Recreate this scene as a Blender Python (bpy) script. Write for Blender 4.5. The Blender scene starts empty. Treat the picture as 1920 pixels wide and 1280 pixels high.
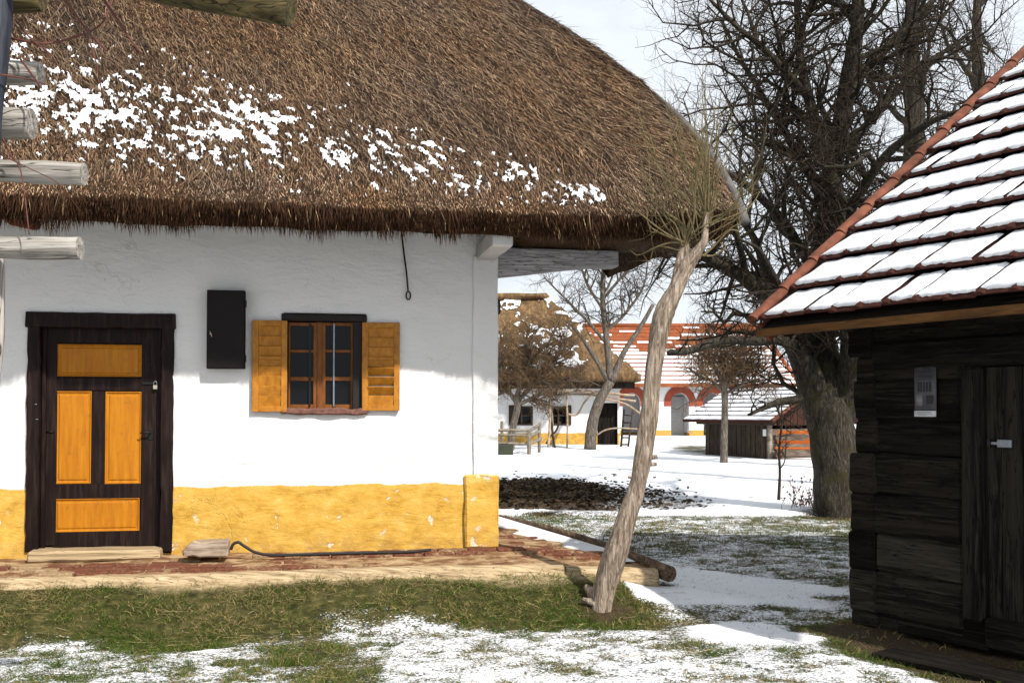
import bpy, bmesh, math, random
import numpy as np
from mathutils import Vector, Matrix, noise as mnoise

random.seed(7)
RNG = np.random.default_rng(11)
SC = bpy.context.scene
COL = SC.collection

# ------------------------------------------------------------------ camera, sky, sun, exposure
FPX = 2027.0                       # focal length in pixels of the 1920 px wide photograph
PITCH = math.radians(1.5)
PY0 = 717.0                        # principal point row (vertical shift of the lens)
CAMZ = 1.6
cd = bpy.data.cameras.new('camera')
cam = bpy.data.objects.new('camera', cd)
COL.objects.link(cam)
cam.location = (0, 0, CAMZ)
cam.rotation_euler = (math.radians(90) + PITCH, 0, 0)
cd.sensor_width = 36
cd.lens = 36 * FPX / 1920
cd.shift_y = (PY0 - 640) / 1920
cd.clip_start = 0.05
cd.clip_end = 3000
SC.camera = cam

SUN_AZ, SUN_EL = math.radians(40), math.radians(42)     # azimuth: to the right of straight behind the camera
S = Vector((math.cos(SUN_EL) * math.sin(SUN_AZ), -math.cos(SUN_EL) * math.cos(SUN_AZ), math.sin(SUN_EL)))
sl = bpy.data.lights.new('sun', 'SUN')
sun = bpy.data.objects.new('sun', sl)
COL.objects.link(sun)
sun.rotation_euler = S.to_track_quat('Z', 'Y').to_euler()
sun.location = (6, -6, 12)
sl.energy = 5.0
sl.angle = math.radians(0.9)
sl.color = (1.0, 0.955, 0.89)

world = bpy.data.worlds.new('World')
SC.world = world
world.use_nodes = True
nt = world.node_tree
nt.nodes.clear()
wo = nt.nodes.new('ShaderNodeOutputWorld')
bg = nt.nodes.new('ShaderNodeBackground')
sky = nt.nodes.new('ShaderNodeTexSky')
sky.sky_type = 'NISHITA'
sky.sun_disc = False
sky.sun_elevation = SUN_EL
sky.sun_rotation = math.atan2(S.x, S.y)
sky.air_density = 1.0
sky.dust_density = 1.5
tc = nt.nodes.new('ShaderNodeTexCoord')
mp = nt.nodes.new('ShaderNodeMapping')
mp.inputs['Scale'].default_value = (1.0, 1.0, 2.0)
mp.inputs['Location'].default_value = (0.0, -1.1, 0.3)
nz = nt.nodes.new('ShaderNodeTexNoise')
nz.inputs['Scale'].default_value = 1.15
nz.inputs['Detail'].default_value = 7
nz.inputs['Roughness'].default_value = 0.55
rp = nt.nodes.new('ShaderNodeValToRGB')
rp.color_ramp.elements[0].position = 0.24
rp.color_ramp.elements[1].position = 0.45
mx = nt.nodes.new('ShaderNodeMix')
mx.data_type = 'RGBA'
mx.inputs['B'].default_value = (16.4, 17.4, 18.6, 1)      # cloud white, in the sky's own units
nt.links.new(tc.outputs['Generated'], mp.inputs['Vector'])
nt.links.new(mp.outputs['Vector'], nz.inputs['Vector'])
nt.links.new(nz.outputs['Fac'], rp.inputs['Fac'])
nt.links.new(rp.outputs['Color'], mx.inputs['Factor'])
nt.links.new(sky.outputs['Color'], mx.inputs['A'])
nt.links.new(mx.outputs['Result'], bg.inputs['Color'])
bg.inputs['Strength'].default_value = 0.05
nt.links.new(bg.outputs['Background'], wo.inputs['Surface'])

SC.view_settings.view_transform = 'Standard'
SC.view_settings.look = 'None'
SC.view_settings.exposure = 0.18
SC.view_settings.gamma = 1.0
SC.view_settings.use_curve_mapping = False
SC.render.engine = 'CYCLES'
SC.cycles.max_bounces = 5
SC.cycles.diffuse_bounces = 1
SC.cycles.use_denoising = True

# ------------------------------------------------------------------ pixel rays of the photograph -> points in the place
_cp, _sp = math.cos(PITCH), math.sin(PITCH)
CAM = Vector((0, 0, CAMZ))

def ray(px, py):
    xc, yc = (px - 960) / FPX, (PY0 - py) / FPX
    return Vector((xc, _cp - yc * _sp, _sp + yc * _cp))

def at(px, py, Y):
    d = ray(px, py)
    return CAM + d * (Y / d.y)

def on_ground(px, py, z=0.0):
    d = ray(px, py)
    return CAM + d * ((z - CAMZ) / d.z)

# ------------------------------------------------------------------ numpy noise
def _hash(ix, iy, iz, seed):
    h = (ix.astype(np.int64) * 374761393 + iy.astype(np.int64) * 668265263 + iz.astype(np.int64) * 2147483647 + seed * 974634777) & 0xFFFFFFFF
    h = ((h ^ (h >> 13)) * 1274126177) & 0xFFFFFFFF
    h = (h ^ (h >> 16)) & 0xFFFFFFFF
    h = (h * 2246822519) & 0xFFFFFFFF
    h = h ^ (h >> 15)
    return (h & 0xFFFFFF) / float(0xFFFFFF)

def vnoise(x, y, seed=0):
    x = np.asarray(x, float); y = np.asarray(y, float)
    ix, iy = np.floor(x), np.floor(y)
    fx, fy = x - ix, y - iy
    fx = fx * fx * (3 - 2 * fx); fy = fy * fy * (3 - 2 * fy)
    z0 = np.zeros_like(ix)
    a = _hash(ix, iy, z0, seed); b = _hash(ix + 1, iy, z0, seed)
    c = _hash(ix, iy + 1, z0, seed); d = _hash(ix + 1, iy + 1, z0, seed)
    return (a * (1 - fx) + b * fx) * (1 - fy) + (c * (1 - fx) + d * fx) * fy

def fbm(x, y, seed=0, octs=4, gain=0.5):
    t = 0; amp = 1; tot = 0
    x = np.asarray(x, float); y = np.asarray(y, float)
    for o in range(octs):
        t = t + amp * vnoise(x, y, seed + o * 17); tot += amp
        amp *= gain; x = x * 2.03 + 3.1; y = y * 2.03 + 7.7
    return t / tot

def sstep(a, b, x):
    t = np.clip((np.asarray(x, float) - a) / (b - a), 0, 1)
    return t * t * (3 - 2 * t)

# ------------------------------------------------------------------ objects
def tag(o, label=None, cat=None, group=None, kind=None):
    if label: o['label'] = label
    if cat: o['category'] = cat
    if group: o['group'] = group
    if kind: o['kind'] = kind
    return o

def thing(name, label, cat, loc=(0, 0, 0), rz=0.0, group=None):
    o = bpy.data.objects.new(name, None)
    o.empty_display_size = 0.2
    COL.objects.link(o)
    o.location = loc
    o.rotation_euler = (0, 0, rz)
    return tag(o, label, cat, group)

def link(name, me, mat=None, parent=None, loc=None, rot=None, kind=None):
    o = bpy.data.objects.new(name, me)
    COL.objects.link(o)
    if mat is not None and len(me.materials) == 0:
        me.materials.append(mat)
    if parent is not None:
        o.parent = parent
    if loc is not None: o.location = loc
    if rot is not None: o.rotation_euler = rot
    if kind: o['kind'] = kind
    return o

def mesh_pd(name, V, F, mat=None, smooth=False):
    me = bpy.data.meshes.new(name)
    me.from_pydata([tuple(v) for v in V], [], [tuple(f) for f in F])
    if smooth:
        me.polygons.foreach_set('use_smooth', [True] * len(me.polygons))
    me.update()
    if mat: me.materials.append(mat)
    return me

def mesh_np(name, V, F, mat=None, smooth=False, col=None, attrs=None):
    """V n x 3, F m x k (k = 3 or 4), col n x 3 point colours, attrs {name: n floats}"""
    V = np.ascontiguousarray(V, np.float32); F = np.ascontiguousarray(F, np.int32)
    me = bpy.data.meshes.new(name)
    m, k = F.shape
    me.vertices.add(len(V)); me.vertices.foreach_set('co', V.ravel())
    me.loops.add(m * k); me.loops.foreach_set('vertex_index', F.ravel())
    me.polygons.add(m)
    me.polygons.foreach_set('loop_start', np.arange(0, m * k, k, dtype=np.int32))
    try:
        me.polygons.foreach_set('loop_total', np.full(m, k, np.int32))
    except Exception:
        pass
    if smooth: me.polygons.foreach_set('use_smooth', np.ones(m, bool))
    if col is not None:
        a = me.attributes.new('tint', 'FLOAT_COLOR', 'POINT')
        c4 = np.ones((len(V), 4), np.float32); c4[:, :3] = col
        a.data.foreach_set('color', c4.ravel())
    for n, v in (attrs or {}).items():
        a = me.attributes.new(n, 'FLOAT', 'POINT')
        a.data.foreach_set('value', np.ascontiguousarray(v, np.float32))
    me.update(); me.validate()
    if mat: me.materials.append(mat)
    return me

def jit(co, amp, sc, off):
    v = mnoise.noise_vector(Vector(co) * sc + Vector((off, off * 0.7, -off)))
    return Vector(co) + v * amp

def rbox_bm(lo, hi, bev=0.006, amp=0.004, sc=5.0, cuts=0, seed=None, taper=None):
    """a bevelled, slightly uneven box"""
    bm = bmesh.new()
    lo = Vector(lo); hi = Vector(hi); d = hi - lo
    bmesh.ops.create_cube(bm, size=1)
    for v in bm.verts:
        v.co = Vector(((v.co.x + .5) * d.x + lo.x, (v.co.y + .5) * d.y + lo.y, (v.co.z + .5) * d.z + lo.z))
    if bev > 0:
        bmesh.ops.bevel(bm, geom=bm.edges[:], offset=min(bev, min(d) * 0.45), segments=1, profile=0.5, affect='EDGES')
    ax = max(range(3), key=lambda i: d[i])
    for i in range(cuts):
        p = lo.copy(); p[ax] = lo[ax] + d[ax] * (i + 1) / (cuts + 1)
        n = Vector((0, 0, 0)); n[ax] = 1
        bmesh.ops.bisect_plane(bm, geom=bm.verts[:] + bm.edges[:] + bm.faces[:], plane_co=p, plane_no=n)
    off = random.uniform(0, 90) if seed is None else seed
    if amp > 0:
        for v in bm.verts:
            v.co = jit(v.co, amp, sc, off)
    if taper:
        for v in bm.verts: v.co = taper(v.co)
    return bm

def bm_mesh(name, bm, mat=None, smooth=False):
    bmesh.ops.recalc_face_normals(bm, faces=bm.faces[:])
    me = bpy.data.meshes.new(name)
    bm.to_mesh(me); bm.free()
    if smooth: me.polygons.foreach_set('use_smooth', [True] * len(me.polygons))
    if mat: me.materials.append(mat)
    return me

def box(name, lo, hi, mat, parent=None, **k):
    return link(name, bm_mesh(name, rbox_bm(lo, hi, **k), mat), None, parent)

def boxes(name, lst, mat, parent=None, **k):
    """several boxes that are ONE part"""
    bm = bmesh.new()
    for lo, hi in lst:
        b = rbox_bm(lo, hi, **k)
        me = bpy.data.meshes.new('t'); b.to_mesh(me); b.free(); bm.from_mesh(me); bpy.data.meshes.remove(me)
    return link(name, bm_mesh(name, bm, mat), None, parent)

class Tubes:
    """collects tubes, builds them as one mesh"""
    def __init__(s): s.V = []; s.F = []
    def add(s, pts, rad, sides=6, cap=True, rough=0.0, ridge=0.0, seed=0.0, twist=0.0, ovals=1.0):
        n = len(pts)
        if n < 2: return
        base = len(s.V)
        up = None
        for i in range(n):
            a = pts[max(i - 1, 0)]; b = pts[min(i + 1, n - 1)]
            t = (b - a)
            if t.length < 1e-9: t = Vector((0, 0, 1))
            t.normalize()
            if up is None:
                up = Vector((0, 0, 1)) if abs(t.z) < 0.9 else Vector((1, 0, 0))
            u = t.cross(up)
            if u.length < 1e-6:
                u = t.cross(Vector((1, 0.3, 0)))
            u.normalize(); w = t.cross(u); w.normalize()
            up = w.cross(t) * -1.0 if False else w
            up = u.cross(t); up.normalize()
            r = rad[i] if hasattr(rad, '__len__') else rad
            for k in range(sides):
                an = 2 * math.pi * k / sides
                rr = r
                if rough or ridge:
                    q = pts[i]
                    ca, sa = math.cos(an + twist * i), math.sin(an + twist * i)
                    if rough: rr *= 1 + rough * mnoise.noise(Vector((q.x * 4 + ca * 1.1, q.y * 4 + sa * 1.1, q.z * 4 + seed)))
                    if ridge: rr *= 1 + ridge * mnoise.noise(Vector((ca * 3.1, sa * 3.1, q.z * 1.3 + seed)))
                s.V.append(pts[i] + u * (math.cos(an) * rr) + up * (math.sin(an) * rr * ovals))
        for i in range(n - 1):
            for k in range(sides):
                k2 = (k + 1) % sides
                s.F.append((base + i * sides + k, base + i * sides + k2, base + (i + 1) * sides + k2, base + (i + 1) * sides + k))
        if cap:
            s.F.append(tuple(base + k for k in reversed(range(sides))))
            s.F.append(tuple(base + (n - 1) * sides + k for k in range(sides)))
    def build(s, name, mat, parent=None, smooth=True, kind=None):
        me = mesh_pd(name, s.V, s.F, mat, smooth)
        return link(name, me, None, parent, kind=kind)

def smooth_path(pts, n):
    """Catmull-Rom through pts, n samples per span"""
    P = [pts[0] * 2 - pts[1]] + list(pts) + [pts[-1] * 2 - pts[-2]]
    out = []
    for i in range(1, len(P) - 2):
        p0, p1, p2, p3 = P[i - 1], P[i], P[i + 1], P[i + 2]
        for k in range(n):
            t = k / n
            out.append(0.5 * ((2 * p1) + (p2 - p0) * t + (2 * p0 - 5 * p1 + 4 * p2 - p3) * t * t + (3 * p1 - p0 - 3 * p2 + p3) * t ** 3))
    out.append(pts[-1].copy())
    return out

def lerp_list(vals, n):
    out = []
    for i in range(len(vals) - 1):
        for k in range(n): out.append(vals[i] + (vals[i + 1] - vals[i]) * k / n)
    out.append(vals[-1]); return out

# ------------------------------------------------------------------ materials
def new_mat(name):
    m = bpy.data.materials.new(name); m.use_nodes = True
    t = m.node_tree
    return m, t, t.nodes['Principled BSDF']

def nnode(t, typ, **inp):
    n = t.nodes.new(typ)
    for k, v in inp.items(): n.inputs[k].default_value = v
    return n

def noise_node(t, vec, scale, detail=5, rough=0.6, dist=0.0):
    n = t.nodes.new('ShaderNodeTexNoise')
    n.inputs['Scale'].default_value = scale; n.inputs['Detail'].default_value = detail
    n.inputs['Roughness'].default_value = rough; n.inputs['Distortion'].default_value = dist
    t.links.new(vec, n.inputs['Vector'])
    return n.outputs['Fac']

def ramp(t, fac, stops):
    r = t.nodes.new('ShaderNodeValToRGB')
    e = r.color_ramp.elements
    e[0].position = stops[0][0]; e[0].color = (*stops[0][1], 1)
    e[1].position = stops[-1][0]; e[1].color = (*stops[-1][1], 1)
    for p, c in stops[1:-1]:
        x = e.new(p); x.color = (*c, 1)
    t.links.new(fac, r.inputs['Fac'])
    return r.outputs['Color']

def mixc(t, fac, a, b, mode='MIX'):
    m = t.nodes.new('ShaderNodeMix'); m.data_type = 'RGBA'; m.blend_type = mode
    for s, v in (('Factor', fac), ('A', a), ('B', b)):
        if isinstance(v, bpy.types.NodeSocket): t.links.new(v, m.inputs[s])
        elif s == 'Factor': m.inputs[s].default_value = v
        else: m.inputs[s].default_value = (*v, 1)
    return m.outputs['Result']

def mth(t, op, a, b=None, c=None):
    m = t.nodes.new('ShaderNodeMath'); m.operation = op
    for i, v in enumerate((a, b, c)):
        if v is None: continue
        if isinstance(v, bpy.types.NodeSocket): t.links.new(v, m.inputs[i])
        else: m.inputs[i].default_value = v
    return m.outputs[0]

def smap(t, v, a, b, lo=0.0, hi=1.0):
    m = t.nodes.new('ShaderNodeMapRange'); m.interpolation_type = 'SMOOTHSTEP'
    t.links.new(v, m.inputs['Value'])
    m.inputs['From Min'].default_value = a; m.inputs['From Max'].default_value = b
    m.inputs['To Min'].default_value = lo; m.inputs['To Max'].default_value = hi
    return m.outputs['Result']

def vec_scaled(t, stretch, coord='Object', rnd=True):
    c = t.nodes.new('ShaderNodeTexCoord')
    m = t.nodes.new('ShaderNodeMapping')
    m.inputs['Scale'].default_value = stretch
    t.links.new(c.outputs[coord], m.inputs['Vector'])
    if rnd:
        oi = t.nodes.new('ShaderNodeObjectInfo')
        cx = t.nodes.new('ShaderNodeCombineXYZ')
        k = mth(t, 'MULTIPLY', oi.outputs['Random'], 37.0)
        t.links.new(k, cx.inputs[0]); t.links.new(k, cx.inputs[2])
        t.links.new(cx.outputs[0], m.inputs['Location'])
    return m.outputs['Vector']

def set_bump(t, bsdf, height, strength=0.4, dist=0.01):
    b = t.nodes.new('ShaderNodeBump')
    b.inputs['Strength'].default_value = strength; b.inputs['Distance'].default_value = dist
    t.links.new(height, b.inputs['Height']); t.links.new(b.outputs['Normal'], bsdf.inputs['Normal'])

def wood(name, dark, mid, light, stretch=(1, 1, 1), scale=20, rough=0.85, bump=0.5, dist=0.006, var=0.25, spec=0.2, crack=0.0, moss=None):
    """stretch: small along the grain"""
    m, t, b = new_mat(name)
    v = vec_scaled(t, stretch)
    f = noise_node(t, v, scale, 7, 0.62, 0.4)
    f2 = noise_node(t, v, scale * 0.22, 3, 0.5)
    c = ramp(t, f, [(0.3, dark), (0.5, mid), (0.72, light)])
    c = mixc(t, smap(t, f2, 0.35, 0.7), c, tuple(0.55 * x + 0.45 * y for x, y in zip(mid, light)), 'MIX') if var > 0.3 else c
    if crack > 0:
        f3 = noise_node(t, v, scale * 0.8, 2, 0.5)
        line = mth(t, 'ABSOLUTE', mth(t, 'SUBTRACT', f3, 0.5))
        c = mixc(t, smap(t, line, 0.0, crack, 1.0, 0.0), c, tuple(x * 0.3 for x in dark))
    if moss:
        vv = vec_scaled(t, (1, 1, 1))
        g = noise_node(t, vv, 6, 5, 0.7)
        c = mixc(t, smap(t, g, 0.52, 0.62), c, moss)
    oi = t.nodes.new('ShaderNodeObjectInfo')
    hs = t.nodes.new('ShaderNodeHueSaturation')
    val = mth(t, 'MULTIPLY_ADD', oi.outputs['Random'], var, 1 - var / 2)
    t.links.new(val, hs.inputs['Value']); t.links.new(c, hs.inputs['Color'])
    t.links.new(hs.outputs['Color'], b.inputs['Base Color'])
    b.inputs['Roughness'].default_value = rough
    b.inputs['Specular IOR Level'].default_value = spec
    set_bump(t, b, f, bump, dist)
    return m

def plain(name, col, rough=0.6, metal=0.0, var=0.15, scale=30, bump=0.1, spec=0.4, dist=0.003):
    m, t, b = new_mat(name)
    v = vec_scaled(t, (1, 1, 1))
    f = noise_node(t, v, scale, 5, 0.6)
    c = ramp(t, f, [(0.25, tuple(x * (1 - var) for x in col)), (0.75, tuple(min(1, x * (1 + var)) for x in col))])
    t.links.new(c, b.inputs['Base Color'])
    b.inputs['Roughness'].default_value = rough; b.inputs['Metallic'].default_value = metal
    b.inputs['Specular IOR Level'].default_value = spec
    set_bump(t, b, f, bump, dist)
    return m

def tinted(name, rough=0.9, spec=0.15, trans=0.0, scale=40, var=0.25):
    m, t, b = new_mat(name)
    a = t.nodes.new('ShaderNodeAttribute'); a.attribute_name = 'tint'
    v = vec_scaled(t, (1, 1, 1), rnd=False)
    f = noise_node(t, v, scale, 3, 0.6)
    c = mixc(t, 1.0, a.outputs['Color'], ramp(t, f, [(0.3, (1 - var,) * 3), (0.7, (1.0, 1.0, 1.0))]), 'MULTIPLY')
    t.links.new(c, b.inputs['Base Color'])
    b.inputs['Roughness'].default_value = rough; b.inputs['Specular IOR Level'].default_value = spec
    return m

def snow_mat():
    m, t, b = new_mat('snow')
    v = vec_scaled(t, (1, 1, 1), 'Object', False)
    f = noise_node(t, v, 55, 6, 0.65)
    f2 = noise_node(t, v, 5, 3, 0.5)
    c = ramp(t, f2, [(0.3, (0.80, 0.815, 0.85)), (0.7, (0.87, 0.875, 0.89))])
    t.links.new(c, b.inputs['Base Color'])
    b.inputs['Roughness'].default_value = 0.75; b.inputs['Specular IOR Level'].default_value = 0.25
    set_bump(t, b, f, 0.5, 0.012)
    return m

SNOW = snow_mat()
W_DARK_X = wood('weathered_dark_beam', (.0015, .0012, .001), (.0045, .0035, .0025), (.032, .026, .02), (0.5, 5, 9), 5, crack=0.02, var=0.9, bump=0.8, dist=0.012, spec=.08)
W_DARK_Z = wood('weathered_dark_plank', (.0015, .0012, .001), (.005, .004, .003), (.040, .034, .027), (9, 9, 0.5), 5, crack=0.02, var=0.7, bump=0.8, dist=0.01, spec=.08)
W_LOW_X = wood('lighter_lower_log', (.003, .0025, .002), (.014, .012, .009), (.065, .056, .042), (0.5, 5, 9), 5, crack=0.02, var=0.6, bump=0.8, dist=0.012, spec=.08)  # lighter copy of the dark beam wood, for the lowest barn logs
W_GREY_X = wood('grey_weathered_log', (.13, .115, .10), (.31, .285, .25), (.52, .49, .45), (0.45, 10, 10), 4, crack=0.02, var=0.15, bump=0.9, dist=0.012)
W_OLIVE_X = wood('mossy_log', (.025, .02, .008), (.07, .055, .022), (.16, .12, .05), (0.8, 9, 9), 4, crack=0.03, var=0.15, bump=0.9, dist=0.012)
W_PALE_X = wood('pale_kerb_log', (.17, .115, .06), (.42, .31, .18), (.62, .48, .3), (0.28, 9, 9), 4, crack=0.012, var=0.1, bump=0.7, dist=0.012)
W_BROWN_X = wood('brown_kerb_log', (.05, .03, .018), (.14, .09, .055), (.28, .2, .13), (8, 0.5, 8), 4, crack=0.03, var=0.1, bump=0.8, dist=0.012)
W_WHITE_X = wood('limewashed_beam', (.16, .15, .15), (.42, .41, .42), (.62, .61, .62), (0.6, 8, 10), 6, crack=0.03, var=0.1, bump=0.6, dist=0.006)
W_FAR = wood('far_brown_wood', (.010, .007, .005), (.030, .021, .015), (.08, .06, .043), (3, 3, 0.8), 6, var=0.4)
W_FARGREY = wood('far_grey_wood', (.09, .075, .055), (.2, .17, .13), (.33, .29, .23), (1, 1, 1), 8, var=0.3)
W_DOOR = wood('dark_brown_painted_wood', (.006, .0035, .003), (.012, .006, .005), (.034, .020, .017), (10, 10, 0.9), 3, rough=0.55, spec=0.12, bump=0.35, dist=0.004, var=0.1)
W_SHUT = wood('orange_brown_shutter_wood', (.27, .095, .007), (.40, .155, .012), (.50, .22, .024), (2.5, 2.5, 1.5), 7, rough=0.5, spec=0.3, bump=0.2, dist=0.003, var=0.12)
W_FASC = wood('yellow_brown_fascia', (.045, .02, .006), (.09, .04, .011), (.14, .065, .02), (.7, 5, 5), 5, var=0.1)
TILE = plain('red_clay_tile', (.048, .015, .010), 0.85, var=0.35, scale=18, bump=0.4, spec=0.15)
TILE_OR = plain('orange_clay_tile', (.25, .075, .03), 0.85, var=0.3, scale=3, bump=0.3, spec=0.15)
VERGE = plain('verge_clay_tile', (.155, .058, .035), 0.9, var=0.6, scale=7, bump=0.4, spec=0.15)
METAL_DARK = plain('dark_iron', (.02, .018, .017), 0.45, 0.6, scale=50)
METAL_PALE = plain('zinc_hasp', (.22, .25, .29), 0.45, 0.8, scale=50)
BRASS = plain('pale_brass', (.5, .45, .36), 0.4, 0.7)
RUBBER = plain('black_rubber', (.012, .010, .010), 0.6, var=0.2)
BOXPAINT = plain('black_brown_enamel', (.007, .0045, .004), 0.45, var=0.2, scale=12, spec=0.15)
def brick_mat():
    m, t, b = new_mat('worn_paving_brick')
    g = t.nodes.new('ShaderNodeNewGeometry')
    f = noise_node(t, g.outputs['Position'], 3.3, 6, .65)
    f2 = noise_node(t, g.outputs['Position'], 40, 5, .65)
    oi = t.nodes.new('ShaderNodeObjectInfo')
    red = ramp(t, f2, [(.3, (.085, .03, .018)), (.7, (.21, .085, .05))])
    dust = ramp(t, f2, [(.3, (.22, .14, .075)), (.7, (.42, .30, .175))])
    k = mth(t, 'ADD', f, mth(t, 'MULTIPLY_ADD', oi.outputs['Random'], .22, -.11))
    k = mth(t, 'ADD', k, mth(t, 'MULTIPLY_ADD', f2, .3, -.15))
    t.links.new(mixc(t, smap(t, k, .47, .66), red, dust), b.inputs['Base Color'])
    b.inputs['Roughness'].default_value = .95; b.inputs['Specular IOR Level'].default_value = .08
    set_bump(t, b, f2, .8, .01)
    return m
BRICK = brick_mat()
FRAMEW = plain('dark_reveal_timber', (.008, .005, .004), 0.7, var=0.4, scale=25, bump=0.4)
SASH = wood('orange_brown_sash', (.11, .038, .009), (.18, .062, .013), (.25, .095, .02), (2.5, 2.5, 1), 7, rough=0.5, var=0.1, bump=0.2)
SILLM = plain('worn_pink_brick_sill', (.17, .085, .066), 0.9, var=0.45, scale=28, bump=0.8, spec=0.1, dist=0.01)

def glass_mat():
    m, t, b = new_mat('dim_window_glass')
    b.inputs['Base Color'].default_value = (.006, .007, .008, 1)
    b.inputs['Roughness'].default_value = 0.06
    b.inputs['Specular IOR Level'].default_value = 0.16
    v = vec_scaled(t, (1, 1, 1))
    set_bump(t, b, noise_node(t, v, 5, 2), 0.15, 0.02)
    return m
GLASS = glass_mat()

def orange_panel():
    m, t, b = new_mat('ochre_door_paint')
    v = vec_scaled(t, (1, 1, 1))
    g = vec_scaled(t, (9, 9, 0.8))
    f = noise_node(t, g, 4, 6, 0.6, 0.3)
    c = ramp(t, f, [(0.3, (.36, .118, .003)), (0.55, (.44, .160, .004)), (0.75, (.50, .20, .007))])
    f2 = noise_node(t, v, 16, 6, 0.7)
    c = mixc(t, smap(t, f2, 0.54, 0.72, 0, 0.8), c, (.25, .095, .012))
    t.links.new(c, b.inputs['Base Color'])
    b.inputs['Roughness'].default_value = 0.5; b.inputs['Specular IOR Level'].default_value = 0.25
    set_bump(t, b, f, 0.3, 0.004)
    return m
PANEL = orange_panel()

def plaster_mat(name, zband, white=(.80, .785, .775), far=False):
    m, t, b = new_mat(name)
    c = t.nodes.new('ShaderNodeTexCoord')
    v = c.outputs['Object']
    sx = t.nodes.new('ShaderNodeSeparateXYZ'); t.links.new(v, sx.inputs[0])
    n1 = noise_node(t, v, 2.2, 6, 0.6)
    n2 = noise_node(t, v, 14, 6, 0.65)
    edge = mth(t, 'ADD', sx.outputs['Z'], mth(t, 'MULTIPLY_ADD', n1, 0.10, -0.05))
    edge = mth(t, 'ADD', edge, mth(t, 'MULTIPLY_ADD', n2, 0.025, -0.0125))
    isy = smap(t, edge, zband - 0.007, zband + 0.007, 1.0, 0.0)
    # whitewash: faint dirt in patches
    wn = noise_node(t, v, 1.6, 5, 0.6)
    wc = ramp(t, wn, [(0.32, tuple(x * 0.955 for x in white)), (0.6, white)])
    damp = mth(t, 'MULTIPLY', smap(t, sx.outputs['Z'], zband + .02, zband + .55, 1, 0), smap(t, noise_node(t, v, 4.2, 7, .7), .45, .7))
    wc = mixc(t, mth(t, 'MULTIPLY', damp, .30), wc, (.60, .55, .47))
    # ochre: brushed, streaky, worn pale in places
    mpn = t.nodes.new('ShaderNodeMapping'); mpn.inputs['Scale'].default_value = (1.4, 1.4, 2.1)
    t.links.new(v, mpn.inputs['Vector'])
    yn = noise_node(t, mpn.outputs['Vector'], 3.6, 9, 0.72, 0.15)
    yc = ramp(t, yn, [(0.28, (.37, .18, .028)), (0.44, (.55, .315, .055)), (0.58, (.63, .385, .085)), (0.74, (.72, .52, .20))])
    pn = noise_node(t, v, 7.5, 6, 0.6, 0.5)
    pn2 = noise_node(t, v, 1.9, 2, 0.5)
    chip = mth(t, 'MULTIPLY', smap(t, pn, 0.605, 0.64), smap(t, pn2, 0.46, 0.56))
    yc = mixc(t, chip, yc, (.72, .60, .45))
    dn = noise_node(t, v, 5.5, 6, 0.7)
    foot = mth(t, 'MULTIPLY', smap(t, sx.outputs['Z'], 0.36, 0.62, 1, 0), smap(t, dn, 0.42, 0.62))
    yc = mixc(t, mth(t, 'MULTIPLY', foot, 0.55), yc, (.32, .17, .06))
    cn = noise_node(t, v, 1.5, 7, 0.55, 0.4)
    crack = mth(t, 'MULTIPLY', smap(t, mth(t, 'ABSOLUTE', mth(t, 'SUBTRACT', cn, 0.5)), 0.0, 0.006, 1.0, 0.0), smap(t, noise_node(t, v, 1.1, 2, .5), 0.54, 0.62))
    wc = mixc(t, mth(t, 'MULTIPLY', crack, .22), wc, (.36, .33, .30))
    col = mixc(t, isy, wc, yc)
    t.links.new(col, b.inputs['Base Color'])
    b.inputs['Roughness'].default_value = 0.92; b.inputs['Specular IOR Level'].default_value = 0.12
    # trowel marks: slanting strokes + grain
    mp2 = t.nodes.new('ShaderNodeMapping')
    mp2.inputs['Scale'].default_value = (1.0, 1.0, 2.5); mp2.inputs['Rotation'].default_value = (0, math.radians(-14), 0)
    t.links.new(v, mp2.inputs['Vector'])
    tr = noise_node(t, mp2.outputs['Vector'], 2.6, 8, 0.60, 0.35)
    gr = noise_node(t, v, 70, 4, 0.6)
    h = mth(t, 'ADD', mth(t, 'MULTIPLY', tr, 1.0), mth(t, 'MULTIPLY', gr, 0.12))
    h = mth(t, 'SUBTRACT', h, mth(t, 'MULTIPLY', mth(t, 'MULTIPLY', chip, isy), 0.15))
    h = mth(t, 'SUBTRACT', h, mth(t, 'MULTIPLY', crack, 0.10))
    set_bump(t, b, h, 0.8, 0.034)
    return m

# ------------------------------------------------------------------ the frames of the two near buildings
HC = Vector((-0.14, 9.7, 0)); HA = math.atan2(.191, .982)
hX = Vector((math.cos(HA), math.sin(HA), 0)); hY = Vector((-math.sin(HA), math.cos(HA), 0))
BC = Vector((2.63, 8.2, 0)); BA = math.atan2(-.877, .48)
bX = Vector((math.cos(BA), math.sin(BA), 0)); bY = Vector((-math.sin(BA), math.cos(BA), 0))

def hp(px, py, off=0.0):
    """pixel -> (x, z) on the plane parallel to the house front, off metres in front of it"""
    d = ray(px, py)
    n = hY
    k = (HC - hY * off - CAM).dot(n) / d.dot(n)
    p = CAM + d * k
    return (p - HC).dot(hX), p.z

def bp(px, py, off=0.0):
    d = ray(px, py)
    k = (BC - bY * off - CAM).dot(bY) / d.dot(bY)
    p = CAM + d * k
    return (p - BC).dot(bX), p.z

def hworld(x, y, z): return HC + hX * x + hY * y + Vector((0, 0, z))
def bworld(x, y, z): return BC + bX * x + bY * y + Vector((0, 0, z))

# ------------------------------------------------------------------ ground
def hlocal(x, y):
    rx, ry = x - HC.x, y - HC.y
    return rx * hX.x + ry * hX.y, rx * hY.x + ry * hY.y
def blocal(x, y):
    rx, ry = x - BC.x, y - BC.y
    return rx * bX.x + ry * bX.y, rx * bY.x + ry * bY.y

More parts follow.
